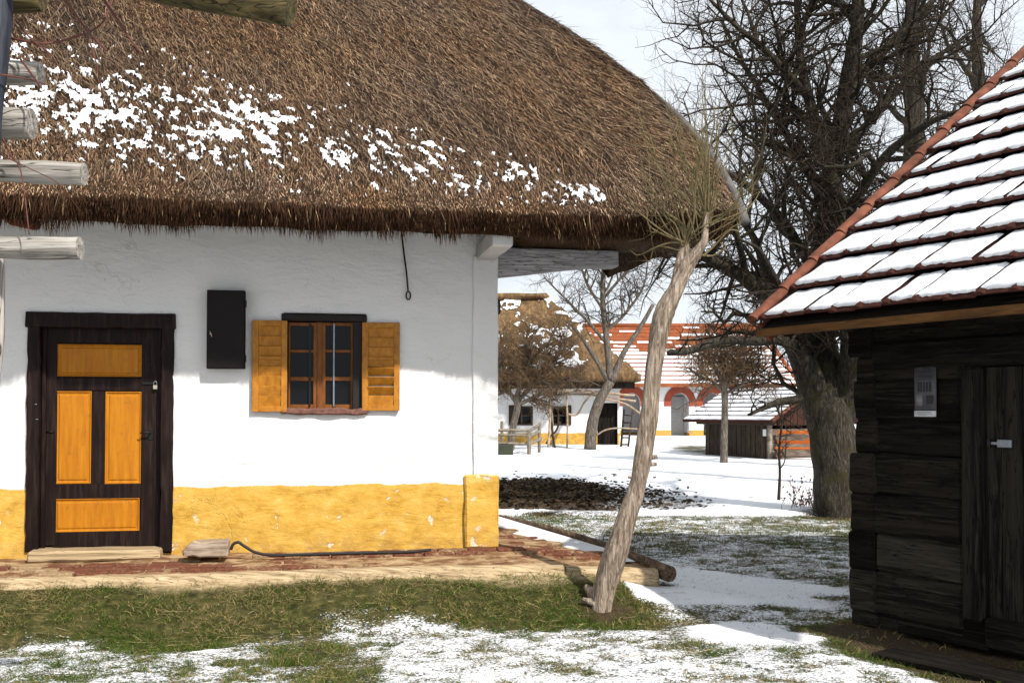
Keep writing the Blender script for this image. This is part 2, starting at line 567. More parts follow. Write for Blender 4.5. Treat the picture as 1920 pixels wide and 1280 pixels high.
def gz(x, y):
    x = np.asarray(x, float); y = np.asarray(y, float)
    lx, ly = hlocal(x, y)
    edge = 1.32 - .174 * (ly + .85)
    dd = np.maximum(-.93 - ly, lx - edge)
    amp = .285 - .165 * sstep(.4, 1.3, lx)
    z = amp * (1 - sstep(-0.05, .95, dd)) * (ly < 8)
    z = z + .36 * np.clip((y - 16.4) / 28, 0, 1) + .05 * sstep(16.42, 16.55, y)
    z = z + .035 * (fbm(x * .7, y * .7, 5, 3) - .5) * (y < 60)
    return z
def gz1(x, y): return float(gz(np.array([x]), np.array([y]))[0])

def masks(x, y):
    """snow 0..1, soil 0..1, sand 0..1 over the ground"""
    lx, ly = hlocal(x, y); bx, by = blocal(x, y)
    d = -ly - .93
    e = lx - (1.34 - .174 * (ly + .85))
    big = fbm(x * 1.3, y * 1.3, 3, 3) - .5
    n = .5 * fbm(x * 5, y * 7, 21, 3, .6) + .5 * fbm(x * 13, y * 17, 33, 3, .6)
    B = np.full_like(n, .012) + big * .13
    strip = (1 - sstep(.62, 1.08, d + big * .9)) * (1 - sstep(.75, 1.15, lx)) * (d > -.3)
    B = B - .42 * strip
    # a green tongue running out of the strip
    p0 = on_ground(560, 1165, .05); p1 = on_ground(640, 1275, 0)
    ux, uy = p1.x - p0.x, p1.y - p0.y; L2 = ux * ux + uy * uy
    tt = np.clip(((x - p0.x) * ux + (y - p0.y) * uy) / L2, 0, 1)
    dist = np.hypot(x - p0.x - tt * ux, y - p0.y - tt * uy)
    B = B - .22 * (1 - sstep(.1, .42, dist + big * .5))
    B = B + .04 * sstep(7.6, 6.6, y) * (x > -.8) - .035 * (x <= -.8)
    # trodden snow path round the gable side of the house
    e = np.where(ly < -.88, np.maximum(lx - .80, e), e)
    w = np.clip(1.40 - .36 * (ly + .2), .25, 1.6)
    path = sstep(.04, .12, e) * (1 - sstep(w - .1, w + .25, e + big * .6)) * sstep(-1.55, -1.30, ly + big * .4) * (ly < 9)
    B = B + .62 * path
    el = np.hypot((x - 1.74) / .42, (y - 7.75) / .36)
    B = B + .34 * (1 - sstep(.6, 1.15, el + big))
    band = sstep(11.5, 13.0, y) * (y < 16.45)
    B = B - .045 * band * (1 - path)
    barn = sstep(-.95, -.66, by + big * .5) * sstep(-.25, -.05, bx + big * .3) * (by < 6.5)
    far = sstep(16.40, 16.47, y + big * .12)
    B = B * (1 - far) + (.37 + .5 * big) * far
    lit = 1 - sstep(.75, 1.15, np.hypot((x - .05) / 1.7, (y - 20.2) / 3.6) + big * .9)
    scat = 1 - sstep(.5, 1.35, np.hypot((x - 1.2) / 2.2, (y - 18.6) / 2.6))
    B = B - far * (.56 * lit + .40 * scat)
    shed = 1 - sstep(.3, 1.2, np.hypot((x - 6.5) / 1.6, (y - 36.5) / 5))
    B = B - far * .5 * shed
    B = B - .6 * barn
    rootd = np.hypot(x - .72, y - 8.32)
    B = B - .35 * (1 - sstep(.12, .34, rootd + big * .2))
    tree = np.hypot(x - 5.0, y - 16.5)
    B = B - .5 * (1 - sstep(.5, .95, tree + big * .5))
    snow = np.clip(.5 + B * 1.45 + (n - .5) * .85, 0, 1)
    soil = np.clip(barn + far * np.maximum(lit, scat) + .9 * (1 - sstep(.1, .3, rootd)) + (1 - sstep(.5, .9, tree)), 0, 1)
    br = np.hypot((x - 2.55) / .5, (y - 12.6) / .6)
    soil = np.clip(soil + .8 * (1 - sstep(.5, 1.1, br + big)), 0, 1)
    sand = (1 - sstep(.03, .20, d + big * .35 + .12 * sstep(-2.2, -3.6, lx))) * (d > -.25) * (1 - sstep(.5, .85, lx)) * sstep(-4.2, -2.6, lx + big * 2)
    return snow, soil, np.clip(sand, 0, 1)

def axis(parts):
    out = []
    for a, b, s in parts:
        n = max(1, int(round((b - a) / s)))
        out.append(np.linspace(a, b, n, endpoint=False))
    return np.concatenate(out + [np.array([parts[-1][1]])])

gxs = axis([(-900, -100, 100), (-100, -20, 10), (-20, -4.6, .5), (-4.6, 3.4, .024), (3.4, 6.5, .07), (6.5, 16, .25), (16, 100, 6), (100, 900, 100)])
gys = axis([(-300, -20, 35), (-20, 5.4, 1.2), (5.4, 10.6, .024), (10.6, 17.2, .045), (17.2, 26, .09), (26, 42, .25), (42, 100, 4), (100, 1500, 140)])
GX, GY = np.meshgrid(gxs, gys)
gx, gy = GX.ravel(), GY.ravel()
sn, so, sa = masks(gx, gy)
near = (gy > 5) & (gy < 27) & (np.abs(gx) < 12)
zz = gz(gx, gy) + near * (sstep(.35, .65, sn) * .012 * (0.6 + .8 * fbm(gx * 12, gy * 12, 71, 3)) + .010 * (fbm(gx * 16, gy * 16, 44, 3) - .5))
nxg, nyg = len(gxs), len(gys)
idx = np.arange(nxg * nyg).reshape(nyg, nxg)
GF = np.stack([idx[:-1, :-1], idx[:-1, 1:], idx[1:, 1:], idx[1:, :-1]], -1).reshape(-1, 4)

def ground_mat():
    m, t, b = new_mat('snowy_ground')
    c = t.nodes.new('ShaderNodeTexCoord'); v = c.outputs['Object']
    at_ = {}
    for n in ('snow', 'soil', 'sand'):
        a = t.nodes.new('ShaderNodeAttribute'); a.attribute_name = n; at_[n] = a.outputs['Fac']
    fine = noise_node(t, v, 75, 6, 0.78)
    mid = noise_node(t, v, 14, 5, 0.65)
    low = noise_node(t, v, 2.2, 4, 0.6)
    grass = ramp(t, mid, [(0.3, (.018, .017, .005)), (0.5, (.045, .045, .011)), (0.68, (.12, .095, .035))])
    grass = mixc(t, smap(t, low, 0.50, 0.75), grass, (.08, .065, .025))
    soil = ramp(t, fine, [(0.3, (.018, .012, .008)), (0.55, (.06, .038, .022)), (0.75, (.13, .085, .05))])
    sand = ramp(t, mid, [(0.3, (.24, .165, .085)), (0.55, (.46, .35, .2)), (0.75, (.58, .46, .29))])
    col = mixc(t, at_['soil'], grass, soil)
    col = mixc(t, mth(t, 'MULTIPLY', at_['sand'], 0.95), col, sand)
    mpx = t.nodes.new('ShaderNodeMapping'); mpx.inputs['Scale'].default_value = (1.0, 1.35, 1.0); t.links.new(v, mpx.inputs['Vector'])
    speck = noise_node(t, mpx.outputs['Vector'], 44, 6, 0.78, 0.3)
    s = mth(t, 'ADD', at_['snow'], mth(t, 'MULTIPLY_ADD', speck, 2.9, -1.45))
    s = smap(t, s, 0.40, 0.58)
    sc = ramp(t, low, [(0.3, (.79, .81, .85)), (0.7, (.87, .875, .89))])
    col = mixc(t, s, col, sc)
    t.links.new(col, b.inputs['Base Color'])
    b.inputs['Roughness'].default_value = 0.85; b.inputs['Specular IOR Level'].default_value = 0.15
    h = mth(t, 'ADD', mth(t, 'MULTIPLY', fine, 0.6), mth(t, 'MULTIPLY', s, 0.35))
    set_bump(t, b, h, 0.7, 0.012)
    return m
GROUND = ground_mat()
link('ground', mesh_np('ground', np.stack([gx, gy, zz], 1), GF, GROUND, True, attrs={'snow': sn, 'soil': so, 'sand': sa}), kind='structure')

# ---- blades: thin two-triangle slivers, n of them, as one mesh
def slivers(name, P, D, L, W, C, mat, parent=None, bend=None, kind='stuff', N=None):
    """P roots n x 3, D unit directions, L lengths, W widths, C colours n x 3, bend n x 3 tip offset"""
    n = len(P)
    side = np.cross(D, RNG.normal(size=(n, 3)) if N is None else N)
    side /= np.linalg.norm(side, axis=1, keepdims=True) + 1e-9
    w = (W * .5)[:, None]
    mid = P + D * (L * .55)[:, None]
    tip = P + D * L[:, None]
    if bend is not None:
        mid = mid + bend * .3; tip = tip + bend
    V = np.stack([P - side * w, P + side * w, mid + side * w * .75, mid - side * w * .75, tip], 1).reshape(-1, 3)
    i = np.arange(n)[:, None] * 5
    F = np.concatenate([i + np.array([[0, 1, 2]]), i + np.array([[0, 2, 3]]), i + np.array([[3, 2, 4]])])
    me = mesh_np(name, V, F, mat, False, col=np.repeat(C, 5, 0))
    o = link(name, me, None, parent)
    if kind: o['kind'] = kind
    return o

BLADE = tinted('grass_blade', 0.8, 0.2)
STRAW = tinted('straw_stalk', 0.8, 0.25, scale=60)

def unit(v): return v / (np.linalg.norm(v, axis=1, keepdims=True) + 1e-9)

def grass():
    N = 900000
    # more of them close to the camera
    u = RNG.random(N)
    Y = 5.8 * (16.45 / 5.8) ** u
    X = (RNG.random(N) - .5) * 1.06 * Y
    lx, ly = hlocal(X, Y); bx, by = blocal(X, Y)
    s, so_, sa_ = masks(X, Y)
    edge = 1.30 - .174 * (ly + .85)
    ok = ~((ly > -.95) & (lx < edge)) & ~((by > -.03) & (bx > -.1) & (by < 6.3))
    clump = fbm(X * 6, Y * 6, 91, 3)
    prob = (1 - s) * (1 - so_ * .93) * (1 - sa_ * .85) * sstep(.25, .6, clump) + .20 * s * (1 - so_) * (Y < 16.4) * sstep(.3, .55, clump)
    ok &= RNG.random(N) < prob
    X, Y, clump, lx, ly, s = X[ok], Y[ok], clump[ok], lx[ok], ly[ok], s[ok]
    keep = 520000
    if len(X) > keep:
        k = RNG.permutation(len(X))[:keep]
        X, Y, clump, lx, ly, s = X[k], Y[k], clump[k], lx[k], ly[k], s[k]
    n = len(X)
    Z = gz(X, Y) - .004
    a = RNG.random(n) * 2 * np.pi
    tilt = RNG.random(n) ** .7 * 1.25
    D = np.stack([np.cos(a) * np.sin(tilt), np.sin(a) * np.sin(tilt), np.cos(tilt)], 1)
    L = (.020 + .045 * RNG.random(n) ** 1.6) * (.7 + .7 * clump) * (1 + .25 * (Y > 11)) * np.where(s > .5, .6, 1)
    near_kerb = ((-ly - .93) < .16) & (lx < .7)
    L = L * np.where(near_kerb & (clump > .52), 1.9, 1)
    W = (.0022 + .0022 * RNG.random(n)) * (Y / 8.0) ** .8
    dry = np.clip(RNG.random(n) * .75 + .75 * (fbm(X * 1.4, Y * 1.4, 13, 3) - .42), 0, 1)
    g = np.array([[.056, .090, .010]]) * (.5 + 1.3 * RNG.random((n, 1)))
    st = np.array([[.34, .25, .11]]) * (.5 + .8 * RNG.random((n, 1)))
    f = (dry > .56)[:, None] * 1.0
    C = g * (1 - f) + st * f
    bend = np.stack([np.cos(a), np.sin(a), -.6 * np.ones(n)], 1) * (L * .3)[:, None]
    slivers('grass', np.stack([X, Y, Z], 1), D, L, W, C, BLADE, bend=bend)
grass()

def litter():
    n = 5200
    Y = 6.0 + 5.5 * RNG.random(n) ** 1.5
    X = (RNG.random(n) - .5) * 1.0 * Y
    lx, ly = hlocal(X, Y)
    d = -ly - .93
    ok = (d > .02) & (RNG.random(n) < np.where(d < 1.2, 1, .3)) & (lx < 1.4)
    X, Y = X[ok], Y[ok]; n = len(X)
    Z = gz(X, Y) + .012 + .012 * RNG.random(n)
    a = RNG.normal(0.1, .7, n)
    D = unit(np.stack([np.cos(a), np.sin(a), RNG.normal(0, .12, n)], 1))
    L = .05 + .19 * RNG.random(n) ** 2
    W = .0025 + .0018 * RNG.random(n)
    C = np.array([[.50, .37, .18]]) * (.45 + .75 * RNG.random((n, 1)))
    up = np.tile(np.array([[0, 0, 1.0]]), (n, 1)) + RNG.normal(0, .3, (n, 3))
    slivers('straw_litter', np.stack([X, Y, Z], 1), D, L, W, C, STRAW, N=up)
litter()

# fallen leaves on the dark leaf bed beyond the house corner
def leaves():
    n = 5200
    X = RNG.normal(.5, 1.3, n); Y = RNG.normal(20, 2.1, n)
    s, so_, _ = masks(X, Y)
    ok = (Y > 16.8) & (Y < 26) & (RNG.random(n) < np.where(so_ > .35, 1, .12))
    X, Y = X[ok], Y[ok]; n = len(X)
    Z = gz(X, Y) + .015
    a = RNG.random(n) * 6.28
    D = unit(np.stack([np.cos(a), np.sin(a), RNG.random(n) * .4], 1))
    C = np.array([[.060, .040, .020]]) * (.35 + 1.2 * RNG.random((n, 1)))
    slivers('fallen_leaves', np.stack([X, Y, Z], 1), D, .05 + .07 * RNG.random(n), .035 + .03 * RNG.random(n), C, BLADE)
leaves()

# ------------------------------------------------------------------ the thatched house
house = thing('thatched_house', 'large white thatched farmhouse with ochre base band, brown door and shuttered window', 'house', HC, HA)
ZB = hp(600, 909)[1]
PLASTER = plaster_mat('lime_plaster', ZB)

DX0, DZ0 = hp(50, 1034); DX1, DZ1 = hp(329, 592)
WX0, WZ0 = hp(531, 773); WX1, WZ1 = hp(686, 589)
DIN0 = hp(60, 1034)[0]; DIN1 = hp(322, 1034)[0]

def front_wall():
    x0, x1, z0, z1 = -7.6, 0.0, -.05, 3.55
    xs = np.unique(np.round(np.concatenate([np.arange(x0, x1, .05), [x1, DIN0, DIN1, WX0, WX1]]), 4))
    zs = np.unique(np.round(np.concatenate([np.arange(z0, z1, .05), [z1, .40, DZ1 - .02, WZ0, WZ1]]), 4))
    X, Z = np.meshgrid(xs, zs)
    x, z = X.ravel(), Z.ravel()
    y = -(.03 * (fbm(x * 1.1, z * 1.3, 3, 3) - .5) + .024 * (fbm(x * 3.6, z * 5 + x * 1.5, 9, 4) - .5))
    fade = np.minimum(1, np.abs(x) / .3)
    y = y * fade
    V = np.stack([x, y, z], 1)
    n = len(xs)
    idx = np.arange(len(x)).reshape(len(zs), n)
    xc = (xs[:-1] + xs[1:]) / 2; zc = (zs[:-1] + zs[1:]) / 2
    XC, ZC = np.meshgrid(xc, zc)
    hole = ((XC > DIN0) & (XC < DIN1) & (ZC > .40) & (ZC < DZ1 - .02)) | ((XC > WX0) & (XC < WX1) & (ZC > WZ0) & (ZC < WZ1))
    F = np.stack([idx[:-1, :-1], idx[:-1, 1:], idx[1:, 1:], idx[1:, :-1]], -1)[~hole]
    link('wall', mesh_np('wall', V, F, PLASTER, True), None, house)
front_wall()
def wall_mass():
    # gable wall, back wall, left end and the reveals of the openings
    V = []; F = []
    def q(*p):
        b = len(V); V.extend(p); F.append(tuple(range(b, b + 4)))
    q((0, 0, -.05), (0, 5, -.05), (0, 5, 3.5), (0, 0, 3.5))
    q((0, 5, -.05), (-7.6, 5, -.05), (-7.6, 5, 3.5), (0, 5, 3.5))
    q((-7.6, 5, -.05), (-7.6, 0, -.05), (-7.6, 0, 3.5), (-7.6, 5, 3.5))
    b = len(V); V.extend([(0, 0, 3.5), (0, 5, 3.5), (0, 2.5, 6.0)]); F.append((b, b + 1, b + 2))
    for x0, x1, z0, z1 in ((DIN0, DIN1, .40, DZ1 - .02), (WX0, WX1, WZ0, WZ1)):
        q((x0, -.02, z0), (x0, -.02, z1), (x0, .3, z1), (x0, .3, z0))
        q((x1, -.02, z0), (x1, .3, z0), (x1, .3, z1), (x1, -.02, z1))
        q((x0, -.02, z1), (x1, -.02, z1), (x1, .3, z1), (x0, .3, z1))
        q((x0, -.02, z0), (x0, .3, z0), (x1, .3, z0), (x1, -.02, z0))
        q((x0, .3, z0), (x1, .3, z0), (x1, .3, z1), (x0, .3, z1))
    link('wall_return', mesh_pd('wall_return', V, F, PLASTER), None, house)
wall_mass()
# corner pilaster: a shallow raised band, thicker at the ochre base
def grid_box(name, x0, x1, y0, z0, z1, mat, parent, amp=.012):
    bm = rbox_bm((x0, y0, z0), (x1, .05, z1), bev=.008, amp=0, cuts=0)
    bmesh.ops.subdivide_edges(bm, edges=[e for e in bm.edges if abs((e.verts[0].co - e.verts[1].co).z) > .3], cuts=24)
    for v in bm.verts: v.co = jit(v.co, amp, 3.1, 4.4)
    return link(name, bm_mesh(name, bm, mat, False), None, parent)
px_l = hp(886, 700)[0]
grid_box('corner_pilaster', px_l, .012, -.022, .30, 2.99, PLASTER, house)
bx0 = hp(871, 960)[0]
def pil_base():
    bm = rbox_bm((bx0, -.045, hp(900, 1026)[1]), (.016, .05, ZB + .075), bev=.014, amp=0)
    bmesh.ops.subdivide_edges(bm, edges=[e for e in bm.edges if e.calc_length() > .1], cuts=6)
    for v in bm.verts: v.co = jit(v.co, .014, 6, 1.2)
    link('pilaster_base', bm_mesh('pilaster_base', bm, plaster_mat('ochre_plaster', 9.0)), None, house)
pil_base()
# outrigger under the eave at the corner, and the long whitewashed plate carrying the gable overhang
b0 = hp(893, 489); b1 = hp(924, 489)
box('eave_bracket', (b0[0], -.86, b0[1] + .005), (b1[0] + .02, .03, b0[1] + .15), plain('limewash', (.66, .65, .64), .9, var=.12, scale=9, bump=.4, spec=.1), house, bev=.012, amp=.006, cuts=5)
e0 = hp(924, 517); e1 = hp(1112, 498)
def taper_plate(c):
    k = max(0, min(1, c.x / e1[0]))
    zt = e0[1] + (e1[1] - e0[1]) * k
    if c.z < e0[1] + .13: c.z += zt - e0[1]
    return c
box('eave_plate', (-.03, .02, e0[1]), (e1[0] + .25, .24, e0[1] + .262), W_WHITE_X, house, bev=.01, amp=.006, cuts=9, taper=taper_plate)
ee0 = hp(934, 530)
box('eave_plate', (-.05, 4.7, 2.9), (.9, 4.95, 3.1), W_DARK_X, house, bev=.01, amp=.005, cuts=3)

# ---- door
door = link('door', bm_mesh('door', rbox_bm((hp(76, 1015, -.07)[0], .075, hp(90, 1024, -.07)[1]), (hp(301, 1000, -.07)[0], .115, hp(90, 612, -.07)[1]), bev=.004, amp=.002, cuts=2), W_DOOR), None, house)
def jamb(name, px0, px1, py0, py1, y0, y1, amp=.010, cuts=26, horiz=False):
    xa, za = hp(px0, py1); xb, zb = hp(px1, py0)
    bm = rbox_bm((xa, y0, za), (xb, y1, zb), bev=.006, amp=0, cuts=cuts)
    off = random.uniform(0, 50)
    for v in bm.verts:
        n = mnoise.noise_vector(Vector(v.co) * 9 + Vector((off, 0, 0)))
        n2 = mnoise.noise_vector(Vector(v.co) * 2.2 + Vector((off, 3, 0)))
        k = amp if v.co.y < (y0 + y1) / 2 else amp * .3
        v.co.x += n.x * k + n2.x * k * .6; v.co.z += n.z * k * .8; v.co.y += n.y * .003
    return link(name, bm_mesh(name, bm, W_DOOR), None, house)
jamb('door_jamb', 48, 77, 613, 1034, -.03, .1)
jamb('door_jamb', 300, 327, 613, 1034, -.03, .1)
jamb('door_lintel', 49, 330, 589, 613, -.034, .1)
boxes('door_stop', [((hp(76, 1020, -.05)[0], .035, .44), (hp(84, 1020, -.05)[0], .08, hp(90, 613, -.05)[1])),
                    ((hp(293, 1020, -.05)[0], .035, .44), (hp(300, 1020, -.05)[0], .08, hp(90, 613, -.05)[1]))], W_DOOR, house, bev=.003, amp=.001)
def door_panel(px0, px1, py0, py1):
    x0, z1 = hp(px0, py0, -.062); x1, z0 = hp(px1, py1, -.062)
    # ochre field with a mitred moulding round a raised middle
    V = []; F = []
    rings = [(0, .062), (.006, .060), (.014, .070), (.026, .0725), (.034, .066), (.042, .0645)]
    for ins, y in rings:
        V += [(x0 + ins, y, z0 + ins), (x1 - ins, y, z0 + ins), (x1 - ins, y, z1 - ins), (x0 + ins, y, z1 - ins)]
    for r in range(len(rings) - 1):
        for k in range(4):
            k2 = (k + 1) % 4
            F.append((r * 4 + k, r * 4 + k2, r * 4 + 4 + k2, r * 4 + 4 + k))
    b = (len(rings) - 1) * 4
    F.append((b, b + 1, b + 2, b + 3))
    o = len(V)
    V += [(x0, .08, z0), (x1, .08, z0), (x1, .08, z1), (x0, .08, z1)]
    for k in range(4):
        k2 = (k + 1) % 4
        F.append((o + k, o + k2, k2, k))
    link('panel', mesh_pd('panel', V, F, PANEL), None, door)
    # rails show proud around it: a thin dark bead
door_panel(107, 266, 645, 706); door_panel(104, 170, 733, 906); door_panel(198, 264, 734, 906); door_panel(100, 261, 935, 995)
def dbox(name, px0, px1, py0, py1, y0, y1, mat, **k):
    x0, z1 = hp(px0, py0, -y0); x1, z0 = hp(px1, py1, -y0)
    return box(name, (x0, y0, z0), (x1, y1, z1), mat, door, **k)
# stiles and rails stand proud of the leaf
for a in ((78, 104, 614, 1022), (266, 298, 614, 1022)): dbox('stile', *a, .058, .09, W_DOOR, bev=.003, amp=.0015, cuts=6)
for a in ((104, 266, 614, 644), (104, 266, 708, 732), (101, 264, 908, 933), (100, 264, 997, 1022)): dbox('rail', *a, .0585, .09, W_DOOR, bev=.003, amp=.0015, cuts=4)
dbox('muntin', 172, 196, 733, 907, .0587, .09, W_DOOR, bev=.003, amp=.0015, cuts=4)
def handle():
    x, z = hp(283, 811, -.05)
    tb = Tubes()
    tb.add([Vector((x - .005, .055, z)), Vector((x - .005, .01, z))], .009, 8)
    tb.add(smooth_path([Vector((x - .005, .012, z)), Vector((x - .05, .006, z + .004)), Vector((x - .085, .012, z - .002))], 4), [.008, .008, .008, .007, .007, .006, .006, .005, .005], 8)
    tb.build('handle', METAL_DARK, door)
    box('lock_plate', (x - .022, .051, z - .06), (x + .018, .058, z + .025), METAL_DARK, door, bev=.003, amp=0)
handle()
def padlock():
    x, z = hp(291, 722, -.03)
    pl = box('padlock', (x - .018, .022, z - .035), (x + .018, .042, z + .002), BRASS, door, bev=.004, amp=0)
    tb = Tubes()
    tb.add(smooth_path([Vector((x - .012, .032, z)), Vector((x - .012, .032, z + .022)), Vector((x, .032, z + .034)), Vector((x + .012, .032, z + .022)), Vector((x + .012, .032, z))], 4), .0035, 6)
    tb.build('shackle', METAL_PALE, pl)
    pl.parent = house
    box('hasp', (x - .11, .046, z + .006), (x + .02, .052, z + .028), METAL_DARK, door, bev=.002, amp=0)
padlock()
for px, py in ((67, 758), (69, 786)):
    x, z = hp(px, py, .03)
    tb = Tubes(); tb.add([Vector((x - .012, -.036, z)), Vector((x + .012, -.038, z + .002))], .004, 6)
    tb.build('hinge_pin', METAL_PALE, house)
x, z = hp(94, 809, -.05)
tb = Tubes(); tb.add([Vector((x - .03, .05, z + .002)), Vector((x + .03, .05, z - .003))], .006, 6); tb.build('hinge', METAL_DARK, door)
ta = hp(55, 1040, .1); tbb = hp(303, 1020, .1)
box('threshold', (ta[0], -.2, .375), (tbb[0], .12, hp(200, 1026, .0)[1]), W_PALE_X, house, bev=.015, amp=.01, cuts=8)

# ---- window
win = link('window', bm_mesh('window', rbox_bm((WX0, .10, WZ0), (WX1, .125, WZ1), bev=0, amp=0), FRAMEW), None, house)
def wbox(name, px0, px1, py0, py1, y0, y1, mat, parent=win, **k):
    x0, z1 = hp(px0, py0, -y0); x1, z0 = hp(px1, py1, -y0)
    return box(name, (x0, y0, z0), (x1, y1, z1), mat, parent, **k)
wl = wbox('lintel', 528, 688, 588, 603, -.022, .12, FRAMEW, bev=.004, amp=.006, cuts=8)
wbox('jamb', 530, 540, 603, 770, -.012, .11, FRAMEW, bev=.003, amp=.003, cuts=6)
wbox('jamb', 662, 686, 603, 770, -.010, .11, FRAMEW, bev=.003, amp=.003, cuts=6)
# two casements: stiles, rails, glazing bars, three panes each
for cx0, cx1, bar in ((541, 597, 581), (601, 662, 626)):
    wbox('pane', cx0 + 4, cx1 - 4, 610, 655, .066, .07, GLASS, bev=0, amp=.0)
    wbox('pane', cx0 + 4, cx1 - 4, 660, 706, .066, .07, GLASS, bev=0, amp=.0)
    wbox('pane', cx0 + 4, cx1 - 4, 714, 758, .066, .07, GLASS, bev=0, amp=.0)
    inner_l = 9 if cx0 > 600 else 3
    wbox('casement_stile', cx0, cx0 + inner_l, 604, 766, .040, .078, SASH, bev=.003, amp=.001, cuts=4)
    wbox('casement_stile', cx1 - (9 if cx0 < 600 else 4), cx1, 604, 766, .040, .078, SASH, bev=.003, amp=.001, cuts=4)
    for y0, y1 in ((604, 611), (655, 661), (706, 714), (758, 766)):
        wbox('casement_rail', cx0 + 3, cx1 - 4, y0, y1, .044, .078, SASH, bev=.003, amp=.001, cuts=2)
    wbox('window_bar', bar - 1.2, bar + 1.2, 606, 762, .030, .036, METAL_PALE if cx0 > 600 else METAL_DARK, bev=.001, amp=.0005, cuts=4)
wbox('mullion', 595, 603.5, 603, 766, .028, .08, SASH, bev=.004, amp=.001, cuts=4)
def sill():
    x0, z1 = hp(526, 765, .04); x1, z0 = hp(690, 777, .04)
    bm = rbox_bm((x0, -.055, z0), (x1, .1, z1), bev=.012, amp=0, cuts=22)
    for v in bm.verts: v.co = jit(v.co, .016, 9, 5)
    link('sill', bm_mesh('sill', bm, SILLM), None, house)
sill()

# ---- shutters: frame with slats, one rail in the middle
def shutter(px0, px1, py0, py1, tilt, gaps):
    y0, y1 = -.055, -.02
    xa, zt = hp(px0, py0, .04); xb, zb = hp(px1, py1, .04)
    sh = boxes('shutter', [((xa, y0, zb), (xa + .055, y1, zt)), ((xb - .052, y0, zb), (xb, y1, zt)),
                           ((xa + .053, y0 + .001, zb), (xb - .05, y1 - .001, zb + .05)), ((xa + .053, y0 + .001, zt - .05), (xb - .05, y1 - .001, zt)),
                           ((xa + .053, y0 + .001, (zb + zt) / 2 + .055), (xb - .05, y1 - .001, (zb + zt) / 2 + .085))],
               W_SHUT, house, bev=.004, amp=.0015, cuts=4)
    n = 8
    H = (zt - .05) - (zb + .05)
    for i in range(n):
        zc = zb + .05 + H * (i + .5) / n
        if abs(zc - ((zb + zt) / 2 + .07)) < .02: continue
        bm = rbox_bm((xa + .05, -.0045, -H / n * .52), (xb - .048, .0045, H / n * .52), bev=.002, amp=.001, cuts=2)
        ang = math.radians(tilt + random.uniform(-2.5, 2.5) + (26 if i in gaps else 0))
        R = Matrix.Rotation(ang, 4, 'X')
        for v in bm.verts: v.co = R @ v.co + Vector((0, -.04, zc))
        link('slat', bm_mesh('slat', bm, W_SHUT), None, sh)
    return sh
shutter(473, 538, 600, 772, 12, ())
shutter(679, 749, 604, 770, 12, (1, 2, 3))

